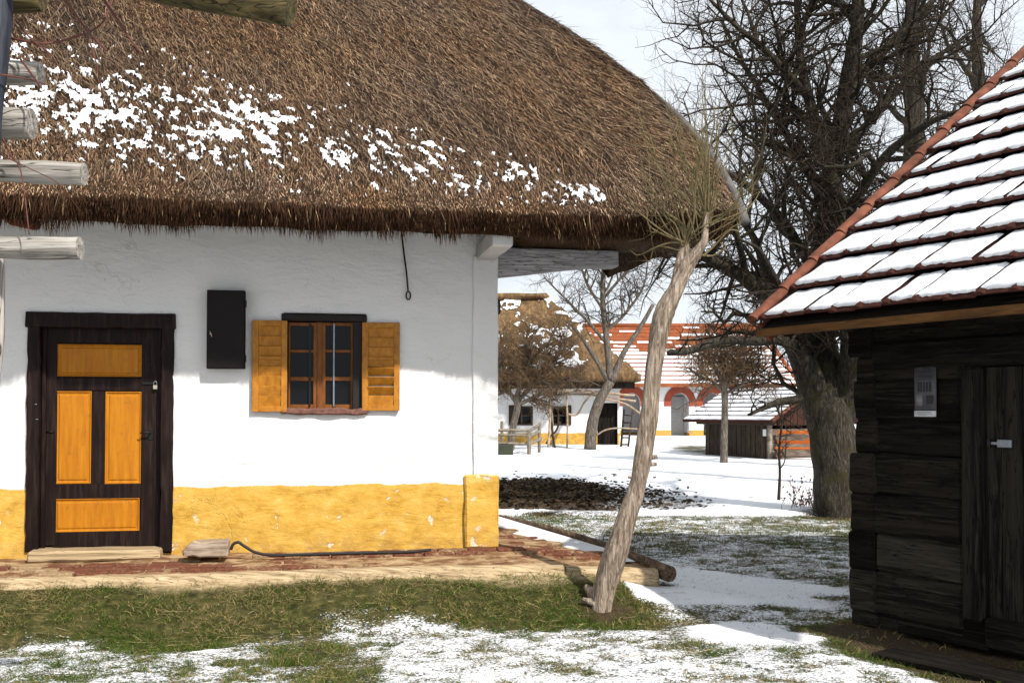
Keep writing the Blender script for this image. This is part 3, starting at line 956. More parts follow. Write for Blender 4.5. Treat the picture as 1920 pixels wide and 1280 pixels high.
# ---- terrace: clay surface, paving bricks, kerb logs
def tedge(y): return 1.25 - .174 * (y + .85)
def tz(x, y): return .385 - .055 * min(1, max(0, -y / .8)) - .075 * max(0, min(1, (x - .1) / 1.1))
def terrace():
    bm = bmesh.new()
    ys = [-.86 + .08 * i for i in range(60)]
    xs = [-7.6 + .1 * i for i in range(90)]
    V = []; F = []
    nx = 96
    for y in ys:
        xe = tedge(y)
        for i in range(nx):
            f = i / (nx - 1)
            x = -7.6 + (xe + 7.6) * f ** .6
            V.append((x, y, tz(x, y) + .022 * (mnoise.noise(Vector((x * 3, y * 3, 1))))))
    for j in range(len(ys) - 1):
        for i in range(nx - 1):
            F.append((j * nx + i, j * nx + i + 1, (j + 1) * nx + i + 1, (j + 1) * nx + i))
    m, t, b = new_mat('trodden_clay')
    v = vec_scaled(t, (1, 1.6, 1), rnd=False)
    f = noise_node(t, v, 5, 7, 0.7, 0.4)
    c = ramp(t, f, [(0.3, (.10, .048, .026)), (0.46, (.22, .12, .06)), (0.56, (.42, .29, .16)), (0.75, (.52, .39, .24))])
    t.links.new(c, b.inputs['Base Color']); b.inputs['Roughness'].default_value = .95
    b.inputs['Specular IOR Level'].default_value = .1
    set_bump(t, b, noise_node(t, v, 24, 6, .7), .7, .02)
    o = link('terrace', mesh_pd('terrace', V, F, m, True), None, None, loc=HC, rot=(0, 0, HA), kind='structure')
    # paving bricks, uneven and sunk in the clay
    meshes = []
    for k in range(4):
        meshes.append(bm_mesh('brick', rbox_bm((-.125, -.058, -.03), (.125, .058, .03), bev=.008, amp=.006, sc=14, cuts=2, seed=k * 7.7), BRICK))
    rnd = random.Random(5)
    def put(x, y, dz):
        link('brick', rnd.choice(meshes), None, o, loc=(x, y, tz(x, y) + dz), rot=(rnd.uniform(-.03, .03), rnd.uniform(-.03, .03), rnd.uniform(-.05, .05)))
    for j, y in enumerate((-.66, -.53, -.40, -.27, -.14)):
        x = -4.35 + (j % 2) * .13
        while x < 1.0:
            keep = vnoise(np.array([x * .9 + 3]), np.array([y * 2.5 + 8]), 5)[0]
            if x < tedge(y) - .18 and not (DX0 - .05 < x < DX1 + .05 and y > -.3):
                dz = -.012 if keep > .52 else -.034
                if keep > .30: put(x, y, dz)
            x += .262
    for i in range(9):
        for j in range(2):
            y = .1 + .26 * i + rnd.uniform(-.02, .02); x = .2 + .28 * j
            if x < tedge(y) - .3: put(x, y, -.028)
    # snow lying in the lee of the back kerb
    SV = []; SF = []
    ns, nw = 70, 8
    for i in range(ns):
        y = -.55 + 3.6 * i / (ns - 1)
        wdt = (.10 + .38 * math.sin(min(1, (i + 4) / 40) * math.pi * .5)) * (.8 + .4 * mnoise.noise(Vector((y * 3, 0, 0)))) * (1 if y < 2.2 else 1.2)
        for k in range(nw):
            f = k / (nw - 1)
            x = tedge(y) - .075 - wdt * f * (1 + .12 * mnoise.noise(Vector((y * 9, f * 3, 4))))
            SV.append((x, y, tz(x, y) + .012 + .012 * math.sin((1 - f) * math.pi * .5) - .03 * (f > .98)))
    for i in range(ns - 1):
        for k in range(nw - 1):
            SF.append((i * nw + k, i * nw + k + 1, (i + 1) * nw + k + 1, (i + 1) * nw + k))
    link('snow_drift', mesh_pd('snow_drift', SV, SF, SNOW, True), None, o, kind='stuff')
terrace()

def log(name, pts, rad, mat, label, cat='log', group=None, sides=18, parent=None, rough=.10, n=14, ovals=1.0):
    P = smooth_path([Vector(p) for p in pts], n)
    R = lerp_list(rad, n)
    tb = Tubes(); tb.add(P, R, sides, True, rough=rough, ridge=.08, seed=random.uniform(0, 40), ovals=ovals)
    # slightly irregular ends
    o = tb.build(name, mat, parent, smooth=True)
    for p in o.data.polygons:
        if len(p.vertices) > 4: p.use_smooth = False
    if label: tag(o, label, cat, group)
    return o
GK = 'logs kerbing the house terrace'
kz = .245
log('kerb_log', [hworld(-7.4, -.86, kz + .02), hworld(-5, -.86, kz + .02), hworld(-2.6, -.87, kz), hworld(-.9, -.86, kz + .015), hworld(.40, -.87, kz - .01)], [.105, .1, .105, .1, .105], W_PALE_X, 'long pale split log edging the front of the terrace below the door', group=GK)
log('kerb_log', [hworld(.41, -.865, kz - .015), hworld(.8, -.86, kz - .03), hworld(1.2, -.86, kz - .05)], [.098, .1, .09], W_PALE_X, 'short tan log running behind the leaning trunk at the terrace corner', group=GK)
log('kerb_log', [hworld(1.30, -.93, .245), hworld(1.15, -.1, .285), hworld(.93, 1.1, .315), hworld(.72, 2.3, .315), hworld(.52, 3.5, .30), hworld(.2, 5.2, .30)], [.066, .080, .080, .075, .07, .07], W_BROWN_X, 'dark brown log edging the gable side of the terrace along the snowy path', group=GK)

# ---- small things on and by the front wall
def meter_box():
    x0, z1 = hp(388, 543, .12); x1, z0 = hp(459, 691, .12)
    o = thing('meter_box', 'narrow black metal cabinet mounted on the white wall beside the window', 'cabinet', hworld((x0 + x1) / 2, 0, z0), HA)
    w, h = (x1 - x0), z1 - z0
    box('body', (-w / 2, -.12, 0), (w / 2, .03, h), BOXPAINT, o, bev=.004, amp=0)
    d = box('cabinet_door', (-w / 2 + .004, -.132, .004), (w / 2 - .004, -.1205, h - .004), BOXPAINT, o, bev=.005, amp=.0006, cuts=3)
    for f in (.83, .13):
        box('hinge', (w / 2 - .002, -.136, h * f - .03), (w / 2 + .012, -.1, h * f + .03), METAL_DARK, o, bev=.003, amp=0)
    tb = Tubes()
    zc = h * .44; xc = -w / 2 + .035
    tb.add([Vector((xc, -.13, zc)), Vector((xc, -.15, zc))], .009, 8)
    tb.add([Vector((xc - .008, -.148, zc + .022)), Vector((xc + .004, -.150, zc - .006)), Vector((xc + .010, -.148, zc - .026))], .0045, 6)
    tb.build('latch', BRASS, o)
meter_box()
def wire():
    pts = [hp(752, 425, .06), hp(755, 455, .05), hp(758, 480, .05), hp(762, 510, .05), hp(765, 545, .05)]
    P = smooth_path([hworld(x, -.05, z) for x, z in pts], 5)
    tb = Tubes(); tb.add(P, .008, 7)
    x, z = hp(765.5, 554, .05)
    ring = [hworld(x + .019 * math.cos(a), -.05, z + .036 * math.sin(a)) for a in [2 * math.pi * k / 14 + math.pi / 2 for k in range(15)]]
    tb.add(ring, .0075, 6)
    tag(tb.build('wire_hook', METAL_DARK), 'black iron wire with a looped end hanging from the thatch above the shutter', 'hook')
wire()
def hose():
    pts = [hp(433, 1031, .30), hp(437, 1021, .30), hp(447, 1017, .30), hp(458, 1024, .30), hp(480, 1036, .30), hp(515, 1043, .30), hp(580, 1044.5, .3), hp(660, 1044.5, .3), hp(720, 1044, .3), hp(770, 1040, .3), hp(808, 1031, .3)]
    P = smooth_path([hworld(x, -.30, max(z + .004, tz(x, -.3) + .036)) for x, z in pts], 6)
    tb = Tubes(); tb.add(P, .0125, 8)
    tag(tb.build('hose', RUBBER), 'black rubber hose lying along the foot of the ochre wall', 'hose')
hose()
def block():
    x0, z1 = hp(346, 1014, .26); x1, z0 = hp(430, 1040, .3)
    def shp(c):
        f = (c.x - x0) / (x1 - x0)
        if f < .25: c.z = z0 + (c.z - z0) * (.35 + 2.6 * f) + .02
        c.z += .012 * f
        return c
    bm = rbox_bm((x0, -.42, z0 - .01), (x1, -.22, z1), bev=.012, amp=.010, sc=8, cuts=7, taper=shp)
    me = bm_mesh('stone_block', bm, wood('split_wood_block', (.15, .11, .08), (.36, .27, .2), (.5, .42, .34), (.8, 6, 6), 5, bump=.7))
    o = link('wooden_block', me, None, None, loc=HC, rot=(0, 0, HA))
    tag(o, 'rough grey brown wooden block lying at the wall right of the door', 'block')
block()
def bench():
    o = thing('garden_bench', 'small dark plank bench end standing behind the house corner', 'bench', hworld(.03, 1.4, 0), HA)
    z = .36
    box('seat', (.01, 0, z + .42), (.30, 1.3, z + .46), W_DARK_X, o, bev=.004, amp=.003, cuts=3)
    box('leg', (.03, .06, z - .02), (.09, .12, z + .42), W_DARK_Z, o, bev=.004, amp=.003)
    box('leg', (.03, 1.16, z - .02), (.09, 1.22, z + .42), W_DARK_Z, o, bev=.004, amp=.003)
bench()

# ------------------------------------------------------------------ thatch
XE, YF, ZL = 1.85, -1.15, 3.20
EB = np.array([-1.0, 0, .11, .41, .80, 1.42, 3, 9]); EH = np.array([-9.5, -.02, .80, 1.56, 2.05, 2.68, 4.2, 10])
def thz(x, y):
    """top of the thatch"""
    x = np.asarray(x, float); y = np.asarray(y, float)
    a = y - YF
    lump = .05 * (fbm(x * 1.2, y * 1.2, 61, 3) - .5) + .02 * (fbm(x * 5, y * 5, 62, 2) - .5)
    f = 1.10 * np.minimum(a, 7.3 - a) + .03 * np.minimum(1, np.maximum(0, (x - .9) / .9)) * 3.0
    e = np.interp(XE - x, EB, EH)
    k = .10
    h = np.clip(.5 + .5 * (e - f) / k, 0, 1)
    z = e * (1 - h) + f * h - k * h * (1 - h)
    lip = .02 * np.exp(-np.maximum(a, 0) / .12)
    return ZL + z + lump - lip
def thatch():
    xs = np.concatenate([np.arange(-7.9, -4.6, .15), np.arange(-4.6, 1.2, .05), np.arange(1.2, 1.73, .03), np.linspace(1.73, 1.85, 14)])
    ys = np.concatenate([np.arange(YF, 2.6, .05), np.arange(2.6, 6.15, .12), [6.15]])
    X, Y = np.meshgrid(xs, ys); x, y = X.ravel(), Y.ravel()
    x = np.where(y > 2.6, np.minimum(x, .12), x)          # the overhang only covers the front half of the gable
    z = thz(x, y)
    top = np.stack([x, y, z], 1)
    # under side: eave cut slopes back, then a flat soffit, then parallel to the slope
    a = np.minimum(y - YF, 7.3 - (y - YF))
    zb = 3.04 - .035 * fbm(x * 3, y * 3, 15, 2) + .36 * np.clip(a - .2, 0, 1.0) * (1 - .85 * sstep(-.1, .25, x)) + 1.1 * np.maximum(0, a - 1.40) + .02 * np.maximum(0, x)
    zb = np.minimum(zb, z - .03)
    yb = np.clip(y, YF + .14 + .03 * fbm(x * 4, x * 0, 8, 2), 6.0)
    bot = np.stack([np.minimum(x, XE - .06), yb, zb], 1)
    n = len(x); nx, ny = len(xs), len(ys)
    idx = np.arange(n).reshape(ny, nx)
    F1 = np.stack([idx[:-1, :-1], idx[:-1, 1:], idx[1:, 1:], idx[1:, :-1]], -1).reshape(-1, 4)
    F2 = F1[:, ::-1] + n
    per = np.concatenate([idx[0, :], idx[1:, -1], idx[-1, -2::-1], idx[-2:0:-1, 0]])
    nxt = np.roll(per, -1)
    F3 = np.stack([per + n, nxt + n, nxt, per], 1)
    m, t, b = new_mat('reed_thatch')
    v = vec_scaled(t, (1, 1, 1), rnd=False)
    mpn = t.nodes.new('ShaderNodeMapping'); mpn.inputs['Scale'].default_value = (9, 2.2, 2.2)
    t.links.new(v, mpn.inputs['Vector'])
    f = noise_node(t, mpn.outputs['Vector'], 9, 6, .7, .4)
    c = ramp(t, f, [(0.3, (.02, .011, .006)), (0.5, (.075, .042, .022)), (0.7, (.2, .125, .07))])
    t.links.new(c, b.inputs['Base Color']); b.inputs['Roughness'].default_value = .95; b.inputs['Specular IOR Level'].default_value = .08
    set_bump(t, b, f, 1.0, .03)
    roof = link('thatched_roof', mesh_np('thatched_roof', np.concatenate([top, bot]), np.concatenate([F1, F2, F3]), m, True), None, house)

    # reeds: downslope slivers over the visible part
    n = 305000
    x = -6.2 + 8.03 * RNG.random(n)
    y = YF + 3.7 * RNG.random(n)
    ne = 12000
    x = np.concatenate([x, XE - .45 * RNG.random(ne) ** 1.5]); y = np.concatenate([y, YF + 2.2 * RNG.random(ne)]); n += ne
    e = .01
    z = thz(x, y); gx_ = (thz(x + e, y) - z) / e; gy_ = (thz(x, y + e) - z) / e
    N = unit(np.stack([-gx_, -gy_, np.ones(n)], 1))
    a = y - YF
    lean = -.08 - .34 * sstep(.15, .9, a) * (.75 + .3 * sstep(-3, 1, x)) - .15 * sstep(.3, 1.4, x)
    lean = lean + .22 * (fbm(x * 1.5, y * 1.5, 23, 2) - .5) + RNG.normal(0, .26, n)
    # direction: down the front slope turned towards the gable
    dn = np.stack([np.zeros(n), -np.ones(n), -gy_], 1)
    sd = np.stack([np.ones(n), np.zeros(n), gx_], 1)
    steep = (np.abs(gx_) > 1.6)
    D = unit(dn) * np.cos(lean)[:, None] + unit(sd) * (-np.sin(lean))[:, None]
    D[steep] = unit(np.stack([.35 * np.ones(n), -.5 * np.ones(n), -np.ones(n)], 1))[steep]
    D = D - N * (D * N).sum(1, keepdims=True) * .85
    D = unit(D + N * (RNG.normal(.02, .07, n))[:, None])
    L = (.03 + .09 * RNG.random(n) ** 1.7) * np.where(a < .12, .45, 1)
    W = .003 + .0035 * RNG.random(n)
    P = np.stack([x, y, z], 1) + N * (.002 + .014 * RNG.random(n))[:, None]
    tone = RNG.random(n)
    base = np.array([[.172, .100, .060]])
    C = base * (.07 + 1.75 * tone ** 2.3)[:, None]
    straw = RNG.random(n) < .12
    C[straw] = np.array([.44, .31, .20]) * (.7 + .5 * RNG.random((straw.sum(), 1)))
    patch = fbm(x * .8, y * .9, 29, 3)
    C *= (.62 + .75 * patch)[:, None]
    streak = fbm((x + .45 * a) * 11, a * 1.8, 77, 3)
    C *= (.55 + .95 * streak)[:, None]
    warm = fbm(x * 1.7, y * 1.7, 39, 3)
    C[:, 0] *= 1 + .30 * (warm - .45); C[:, 2] *= 1 - .5 * (warm - .45)
    # blackened, weathered strip along the hip
    hb = (1.10 * a > np.interp(XE - x, EB, EH) - .22) & (a > .85)
    C[hb] *= np.array([.50, .47, .48])
    ld = .8 + .35 * (1 - sstep(0, .5, a)); C *= ld[:, None]
    mat = tinted('reed', .85, .2, scale=30)
    slivers('reeds', P, D, L, W, C, mat, house, N=N + RNG.normal(0, .35, (n, 3)))
    # longer loose stalks lying over the coat
    k = RNG.permutation(n)[:8000]
    k = k[(a[k] > .2) & ~steep[k]]
    lean2 = RNG.normal(0, .24, len(k))[:, None]
    D2 = unit(D[k] + unit(sd[k]) * lean2 * .5 + N[k] * .05)
    C2 = np.array([[.30, .20, .12]]) * (.30 + .8 * RNG.random((len(k), 1)))
    slivers('loose_reeds', P[k] + N[k] * .012, D2, .12 + .22 * RNG.random(len(k)), .0035 + .002 * RNG.random(len(k)), C2, mat, house, N=N[k] + RNG.normal(0, .3, (len(k), 3)))
    # frayed eave: short reed ends over the cut face
    n = 38000
    x = -6.3 + 8.05 * RNG.random(n)
    q = RNG.random(n)
    y = YF + .01 + .13 * q
    zt = thz(x, np.full(n, YF + .01))
    z = zt - (zt - 3.035) * q + .01
    D = unit(np.stack([RNG.normal(0.05, .16, n), RNG.normal(-.55, .25, n) + .45 * q, -np.ones(n)], 1))
    ragged = fbm(x * 5, x * 0 + 3, 6, 3)
    L = .025 + .04 * RNG.random(n) + .20 * (RNG.random(n) < .3) * ragged ** 2
    W = .004 + .004 * RNG.random(n)
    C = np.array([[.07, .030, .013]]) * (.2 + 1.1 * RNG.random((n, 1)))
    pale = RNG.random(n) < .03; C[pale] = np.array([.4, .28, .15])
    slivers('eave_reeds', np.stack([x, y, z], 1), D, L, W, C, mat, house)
    # snow caught in the reeds: raised ragged patches
    sxs = np.arange(-5.9, .75, .0108); sas = np.arange(.03, 2.5, .0125)
    SX, SA = np.meshgrid(sxs, sas); x, a = SX.ravel(), SA.ravel(); y = a / 1.487 + YF
    pxn = (x + 4.2) / 4.8                                   # 0 at the left of the view, 1 near the gable
    ctr = 1.32 - 1.04 * pxn; wid = 1.05 - .70 * pxn
    band = np.exp(-((a - ctr) / wid) ** 2)
    big = fbm(x * 1.7 + 5, a * 2.0, 51, 3) ; fine = fbm(x * 19 + a * 9, a * 15, 52, 4, .75); mid_ = fbm(x * 4.6 + a * 1.5, a * 4.6, 53, 3)
    mask = .14 * big + .20 * mid_ + .66 * fine + .24 * (band - 1) - .078 * np.clip(pxn, 0, 1.2)
    mask = mask + .20 * (fbm(x * 36 + a * 14, a * 25, 58, 2) - .5)
    th = .446
    up = np.clip((mask - th) / .06, 0, 1)
    z = thz(x, y) ; nrm = np.array([0, -.74, .67])
    V = np.stack([x, y, z], 1) + nrm * (-.012 + .034 * up ** .6 + .012 * fine * up)[:, None]
    nx, ny = len(sxs), len(sas); idx = np.arange(len(x)).reshape(ny, nx)
    F = np.stack([idx[:-1, :-1], idx[:-1, 1:], idx[1:, 1:], idx[1:, :-1]], -1).reshape(-1, 4)
    F = F[(mask[F] > th - .012).all(1)]
    used, inv = np.unique(F.ravel(), return_inverse=True)
    link('roof_snow', mesh_np('roof_snow', V[used], inv.reshape(-1, 4), SNOW, True), None, house, kind='stuff')
    # grey weathered hip pole along the verge
    hp_ = [Vector((XE + .03, -1.16, 3.16)), Vector((XE + .02, -.95, 3.44)), Vector((XE - .03, -.68, 3.76)), Vector((XE - .10, -.40, 4.05)), Vector((XE - .20, -.12, 4.34)), Vector((XE - .33, .12, 4.58))]
    tb = Tubes(); tb.add(smooth_path(hp_, 5), lerp_list([.045, .045, .04, .036, .032, .025], 5), 10, rough=.15, ridge=.1); tb.build('hip_pole', plain('dark_grey_pole', (.10, .095, .095), .9, var=.4, scale=8), house)
thatch()
tb = Tubes(); x_, z_ = hp(24, 412, .9)
tb.add([Vector((x_, -.92, z_)), Vector((x_, -.2, z_ + .08))], .045, 10); tb.build('rafter_end', wood('red_brown_rafter', (.1, .03, .015), (.2, .06, .03), (.3, .12, .06)), house)

# ------------------------------------------------------------------ the dark log barn on the right
barn = thing('log_barn', 'dark log barn with red tiled roof under snow at the right edge', 'barn', BC, BA)
RP = math.atan(.80)
EY, EZ, VX, NX_ = -.50, 2.31, -.545, 2.75      # eave line, verge (far end), near end
sc_, ss_ = math.cos(RP), math.sin(RP)
def rpt(x, s, h): return Vector((x, EY + s * sc_ - h * ss_, EZ + s * ss_ + h * sc_))
def barn_walls():
    ys = [602, 668, 714, 788, 850, 926, 999, 1069, 1150, 1186]
    zs = [bp(1640, y)[1] for y in ys]
    xpost = bp(1800, 1000)[0]
    for i in range(len(zs) - 1):
        z1, z0 = zs[i], zs[i + 1]
        o = random.uniform(-.018, .012)
        bm = rbox_bm((.16, -.012 + o, z0 + .0), (xpost + .03, .2, z1 - .0), bev=.022, amp=.014, sc=3.5, cuts=9)
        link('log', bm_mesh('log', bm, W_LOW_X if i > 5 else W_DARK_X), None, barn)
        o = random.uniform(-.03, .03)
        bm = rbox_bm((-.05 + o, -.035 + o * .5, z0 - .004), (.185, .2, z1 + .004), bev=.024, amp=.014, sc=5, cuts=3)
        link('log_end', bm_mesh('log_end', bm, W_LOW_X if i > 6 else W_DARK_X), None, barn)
    # wall beyond the door and the other three walls
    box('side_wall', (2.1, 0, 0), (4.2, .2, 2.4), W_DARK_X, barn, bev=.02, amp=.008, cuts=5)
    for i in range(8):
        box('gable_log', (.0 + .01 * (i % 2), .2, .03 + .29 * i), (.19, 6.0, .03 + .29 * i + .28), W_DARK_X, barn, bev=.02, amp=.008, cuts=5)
    me = mesh_pd('gable_boarding', [(.05, -.02, 2.32), (.05, 6.2, 2.32), (.05, 3.1, 4.86), (.1, -.02, 2.32), (.1, 6.2, 2.32), (.1, 3.1, 4.86)],
                 [(0, 2, 1), (3, 4, 5), (0, 1, 4, 3), (1, 2, 5, 4), (2, 0, 3, 5)], W_DARK_Z)
    link('gable_boarding', me, None, barn)
    # header beam, door post, planks of the door, sill
    zt = bp(1850, 686)[1]
    box('header_beam', (.17, -.05, zt), (2.2, .18, zt + .20), W_DARK_X, barn, bev=.015, amp=.01, cuts=8)
    box('header_beam', (.17, -.03, zt + .205), (2.2, .18, 2.40), W_DARK_X, barn, bev=.015, amp=.01, cuts=8)
    x0 = bp(1801, 1000, .07)[0]; x1 = bp(1843, 1000, .07)[0]
    zb = bp(1815, 1183, .07)[1]
    def rnd(c):
        f = (c.x - x0) / (x1 - x0) - .5
        if c.z < zb + .1: c.z += max(0, abs(f) - .1) * .22
        return c
    bm = rbox_bm((x0, -.075, zb), (x1, .1, zt - .003), bev=.02, amp=.008, sc=4, cuts=14, taper=rnd)
    link('door_post', bm_mesh('door_post', bm, W_DARK_Z), None, barn)
    dr = box('barn_door', (x1 - .01, .01, .2), (2.1, .05, zt - .004), W_DARK_Z, barn, bev=.004, amp=.002, cuts=3)
    edges = [x1 - .005, bp(1880, 1000, .03)[0], bp(1922, 1000, .03)[0]]
    edges += [edges[-1] + .2 * k for k in range(1, 4)]
    for i in range(len(edges) - 1):
        o = random.uniform(-.012, .008)
        box('plank', (edges[i] + .004, -.028 + o, .24), (edges[i + 1] - .004, .012, zt - .01), W_DARK_Z, dr, bev=.004, amp=.004, cuts=8)
    z = bp(1875, 831, .05)[1]; xa = bp(1856, 831, .05)[0]; xb = bp(1898, 831, .05)[0]
    hs = box('hasp', (xb - .105, -.062, z - .026), (xb, -.044, z + .026), METAL_PALE, dr, bev=.003, amp=0)
    box('hasp', (xa, -.058, z - .01), (xb - .1, -.046, z + .01), METAL_PALE, dr, bev=.003, amp=0)
    box('hasp', (xa - .01, -.07, z - .025), (xa + .012, -.044, z + .025), METAL_DARK, dr, bev=.003, amp=0)
    s0 = bp(1850, 1165, .1)
    box('sill_beam', (x1 + .02, -.11, .05), (2.4, .12, .245), W_DARK_X, barn, bev=.02, amp=.012, cuts=8)
    box('base_log', (.16, .0, -.05), (2.3, .19, .30), W_DARK_X, barn, bev=.02, amp=.01, cuts=8)
    box('base_plank', (.45, -.12, .03), (1.2, .0, .07), W_DARK_X, barn, bev=.008, amp=.008, cuts=6)
barn_walls()
def barn_roof():
    deck = []
    L = 4.25
    for hx in (0, 1):
        pass
    V = []; 
    for x in (VX, NX_):
        for s, h in ((-.02, -.06), (L, -.06), (L, -.10), (-.02, -.10)):
            V.append(rpt(x, s, h))
    F = [(0, 1, 2, 3), (7, 6, 5, 4), (0, 4, 5, 1), (1, 5, 6, 2), (2, 6, 7, 3), (3, 7, 4, 0)]
    # the far slope of the roof, plain
    r = rpt(VX, L, -.06); r2 = rpt(NX_, L, -.06)
    yb = 2 * r.y - EY; b = len(V)
    V += [Vector((VX, r.y, r.z + .08)), Vector((NX_, r.y, r.z + .08)), Vector((NX_, yb, EZ)), Vector((VX, yb, EZ)),
          Vector((VX, r.y, r.z - .06)), Vector((NX_, r.y, r.z - .06)), Vector((NX_, yb, EZ - .1)), Vector((VX, yb, EZ - .1))]
    F += [tuple(b + k for k in f) for f in ((0, 1, 2, 3), (7, 6, 5, 4), (0, 4, 5, 1), (1, 5, 6, 2), (2, 6, 7, 3), (3, 7, 4, 0))]
    roof = link('roof', mesh_pd('roof', V, F, W_DARK_X), None, barn)
    # interlocking tiles
    G, TW, TL = .405, .245, .47
    metas = []
    for k in range(4):
        rr = random.Random(k)
        prof = [(0, 0), (0, .030), (.022, .036), (.048, .030), (.066, .016), (.15, .021), (.24, .016), (.24, 0)]
        V = []; n = len(prof)
        for j, v in enumerate((0, .03, TL)):
            drop = (.008 if j == 0 else 0)
            for u, h in prof: V.append((u + rr.uniform(-.003, .003), v + rr.uniform(-.004, .004), h - drop * (h > 0)))
        F = []
        for j in range(2):
            for i in range(n - 1): F.append((j * n + i, j * n + i + 1, (j + 1) * n + i + 1, (j + 1) * n + i))
            F.append((j * n + n - 1, j * n, (j + 1) * n, (j + 1) * n + n - 1))
        F.append(tuple(reversed(range(n)))); F.append(tuple(range(2 * n, 3 * n)))
        metas.append(mesh_pd('tile', V, F, TILE))
    rows = 10
    dl = .080                                             # lift of the lower edge over the course beneath
    rng = random.Random(3)
    SV = []; SF = []
    tiltA = RP - math.asin(dl / TL)
    for r in range(rows):
        s0 = -.03 + r * G
        x = VX + .05
        c = 0
        ncol = int((NX_ - x) / TW)
        seg = []
        while c < ncol:
            px_ = x + c * TW
            o = rpt(px_, s0 + rng.uniform(-.012, .012), dl - .06 + rng.uniform(-.006, .008))
            link('tile', rng.choice(metas), None, roof, loc=o, rot=(tiltA + rng.uniform(-.008, .008), 0, rng.uniform(-.012, .012)))
            seg.append(px_); c += 1
        # snow on the course: slabs over one to four tiles, with the joints open here and there
        i = 0
        while i < len(seg):
            k = rng.choice((1, 1, 2, 2, 3))
            xa = seg[i] + rng.uniform(.004, .016) + (.025 if rng.random() < .15 else 0); xb = seg[min(i + k, len(seg)) - 1] + TW - rng.uniform(.0, .012) - (.03 if rng.random() < .2 else 0)
            slip = rng.uniform(.0, .03)
            if i < 2: xa += rng.uniform(0, .05)
            nu = max(4, int((xb - xa) / .03)); nv = 9
            b = len(SV)
            for a_ in range(nu + 1):
                for q in range(nv + 1):
                    u = xa + (xb - xa) * a_ / nu; f = q / nv
                    fray = .020 * mnoise.noise(Vector((u * 22, r * 3.1, 1))) + .016 * mnoise.noise(Vector((u * 60, r * 3.1, 7)))
                    v = .024 + slip * .4 + fray * .9 + f * (G - .012 - .014)
                    hh = .038 + .008 * (min(1, f * 9)) ** .6 + .008 * mnoise.noise(Vector((u * 7, v * 7, r)))
                    if a_ in (0, nu): hh -= .010
                    if q == 0: hh = .034
                    p = Vector((u, v, hh))
                    ca, sa = math.cos(tiltA), math.sin(tiltA)
                    o = rpt(0, s0, dl - .06)
                    SV.append((u + .008 * mnoise.noise(Vector((v * 18, u, 3))) * (a_ in (0, nu)), o.y + v * ca - hh * sa, o.z + v * sa + hh * ca))
            for a_ in range(nu):
                for q in range(nv):
                    SF.append((b + a_ * (nv + 1) + q, b + (a_ + 1) * (nv + 1) + q, b + (a_ + 1) * (nv + 1) + q + 1, b + a_ * (nv + 1) + q + 1))
            # front skirt
            for a_ in range(nu):
                p0, p1 = SV[b + a_ * (nv + 1)], SV[b + (a_ + 1) * (nv + 1)]
                bb = len(SV); SV.append((p0[0], p0[1] + .01, p0[2] - .012)); SV.append((p1[0], p1[1] + .01, p1[2] - .012))
                SF.append((b + a_ * (nv + 1), bb, bb + 1, b + (a_ + 1) * (nv + 1)))
            i += k
    link('roof_snow', mesh_pd('roof_snow', SV, SF, SNOW, True), None, roof, kind='stuff')
    # rounded verge tiles up the rake
    nv = 11
    for i in range(nv):
        s0 = -.06 + i * .40
        tb = Tubes()
        V = []; F = []; sides = 8
        for j, (s, r0) in enumerate(((s0, .046), (s0 + .04, .045), (s0 + .43, .039))):
            for k in range(sides + 1):
                an = math.pi * (-.12 + 1.24 * k / sides)
                lift = .035 - .012 * (s - s0) / .43
                V.append(rpt(VX - .0 + math.cos(an) * r0, s, lift + math.sin(an) * r0 * .75))
        m_ = sides + 1
        for j in range(2):
            for k in range(sides): F.append((j * m_ + k, j * m_ + k + 1, (j + 1) * m_ + k + 1, (j + 1) * m_ + k))
        F.append(tuple(range(m_)))
        me = mesh_pd('verge_tile', V, F, VERGE, True)
        md = link('verge_tile', me, None, barn).modifiers.new('thick', 'SOLIDIFY'); md.thickness = .012
    # fascia under the eave and board under the verge
    bm = rbox_bm((VX, EY - .035, EZ - .135), (NX_, EY - .008, EZ - .075), bev=.005, amp=.004, cuts=14)
    link('fascia', bm_mesh('fascia', bm, W_FASC), None, barn)
    V = [rpt(VX - .01, -.02, -.04), rpt(VX - .01, L, -.04), rpt(VX - .01, L, -.19), rpt(VX - .01, -.02, -.19), rpt(VX + .02, -.02, -.04), rpt(VX + .02, L, -.04), rpt(VX + .02, L, -.19), rpt(VX + .02, -.02, -.19)]
    link('verge_board', mesh_pd('verge_board', V, [(0, 1, 2, 3), (7, 6, 5, 4), (0, 4, 5, 1), (1, 5, 6, 2), (2, 6, 7, 3), (3, 7, 4, 0)], wood('red_brown_board', (.08, .022, .012), (.15, .045, .025), (.22, .075, .04))), None, barn)
    for i in range(5):
        x = VX + .12 + .62 * i
        bm = rbox_bm((x, 0, -.2), (x + .1, 1.1, -.10), bev=.006, amp=.003, cuts=2)
        for v in bm.verts: v.co = rpt(v.co.x, v.co.y + .03, v.co.z)
        link('rafter', bm_mesh('rafter', bm, W_DARK_X), None, barn)
barn_roof()

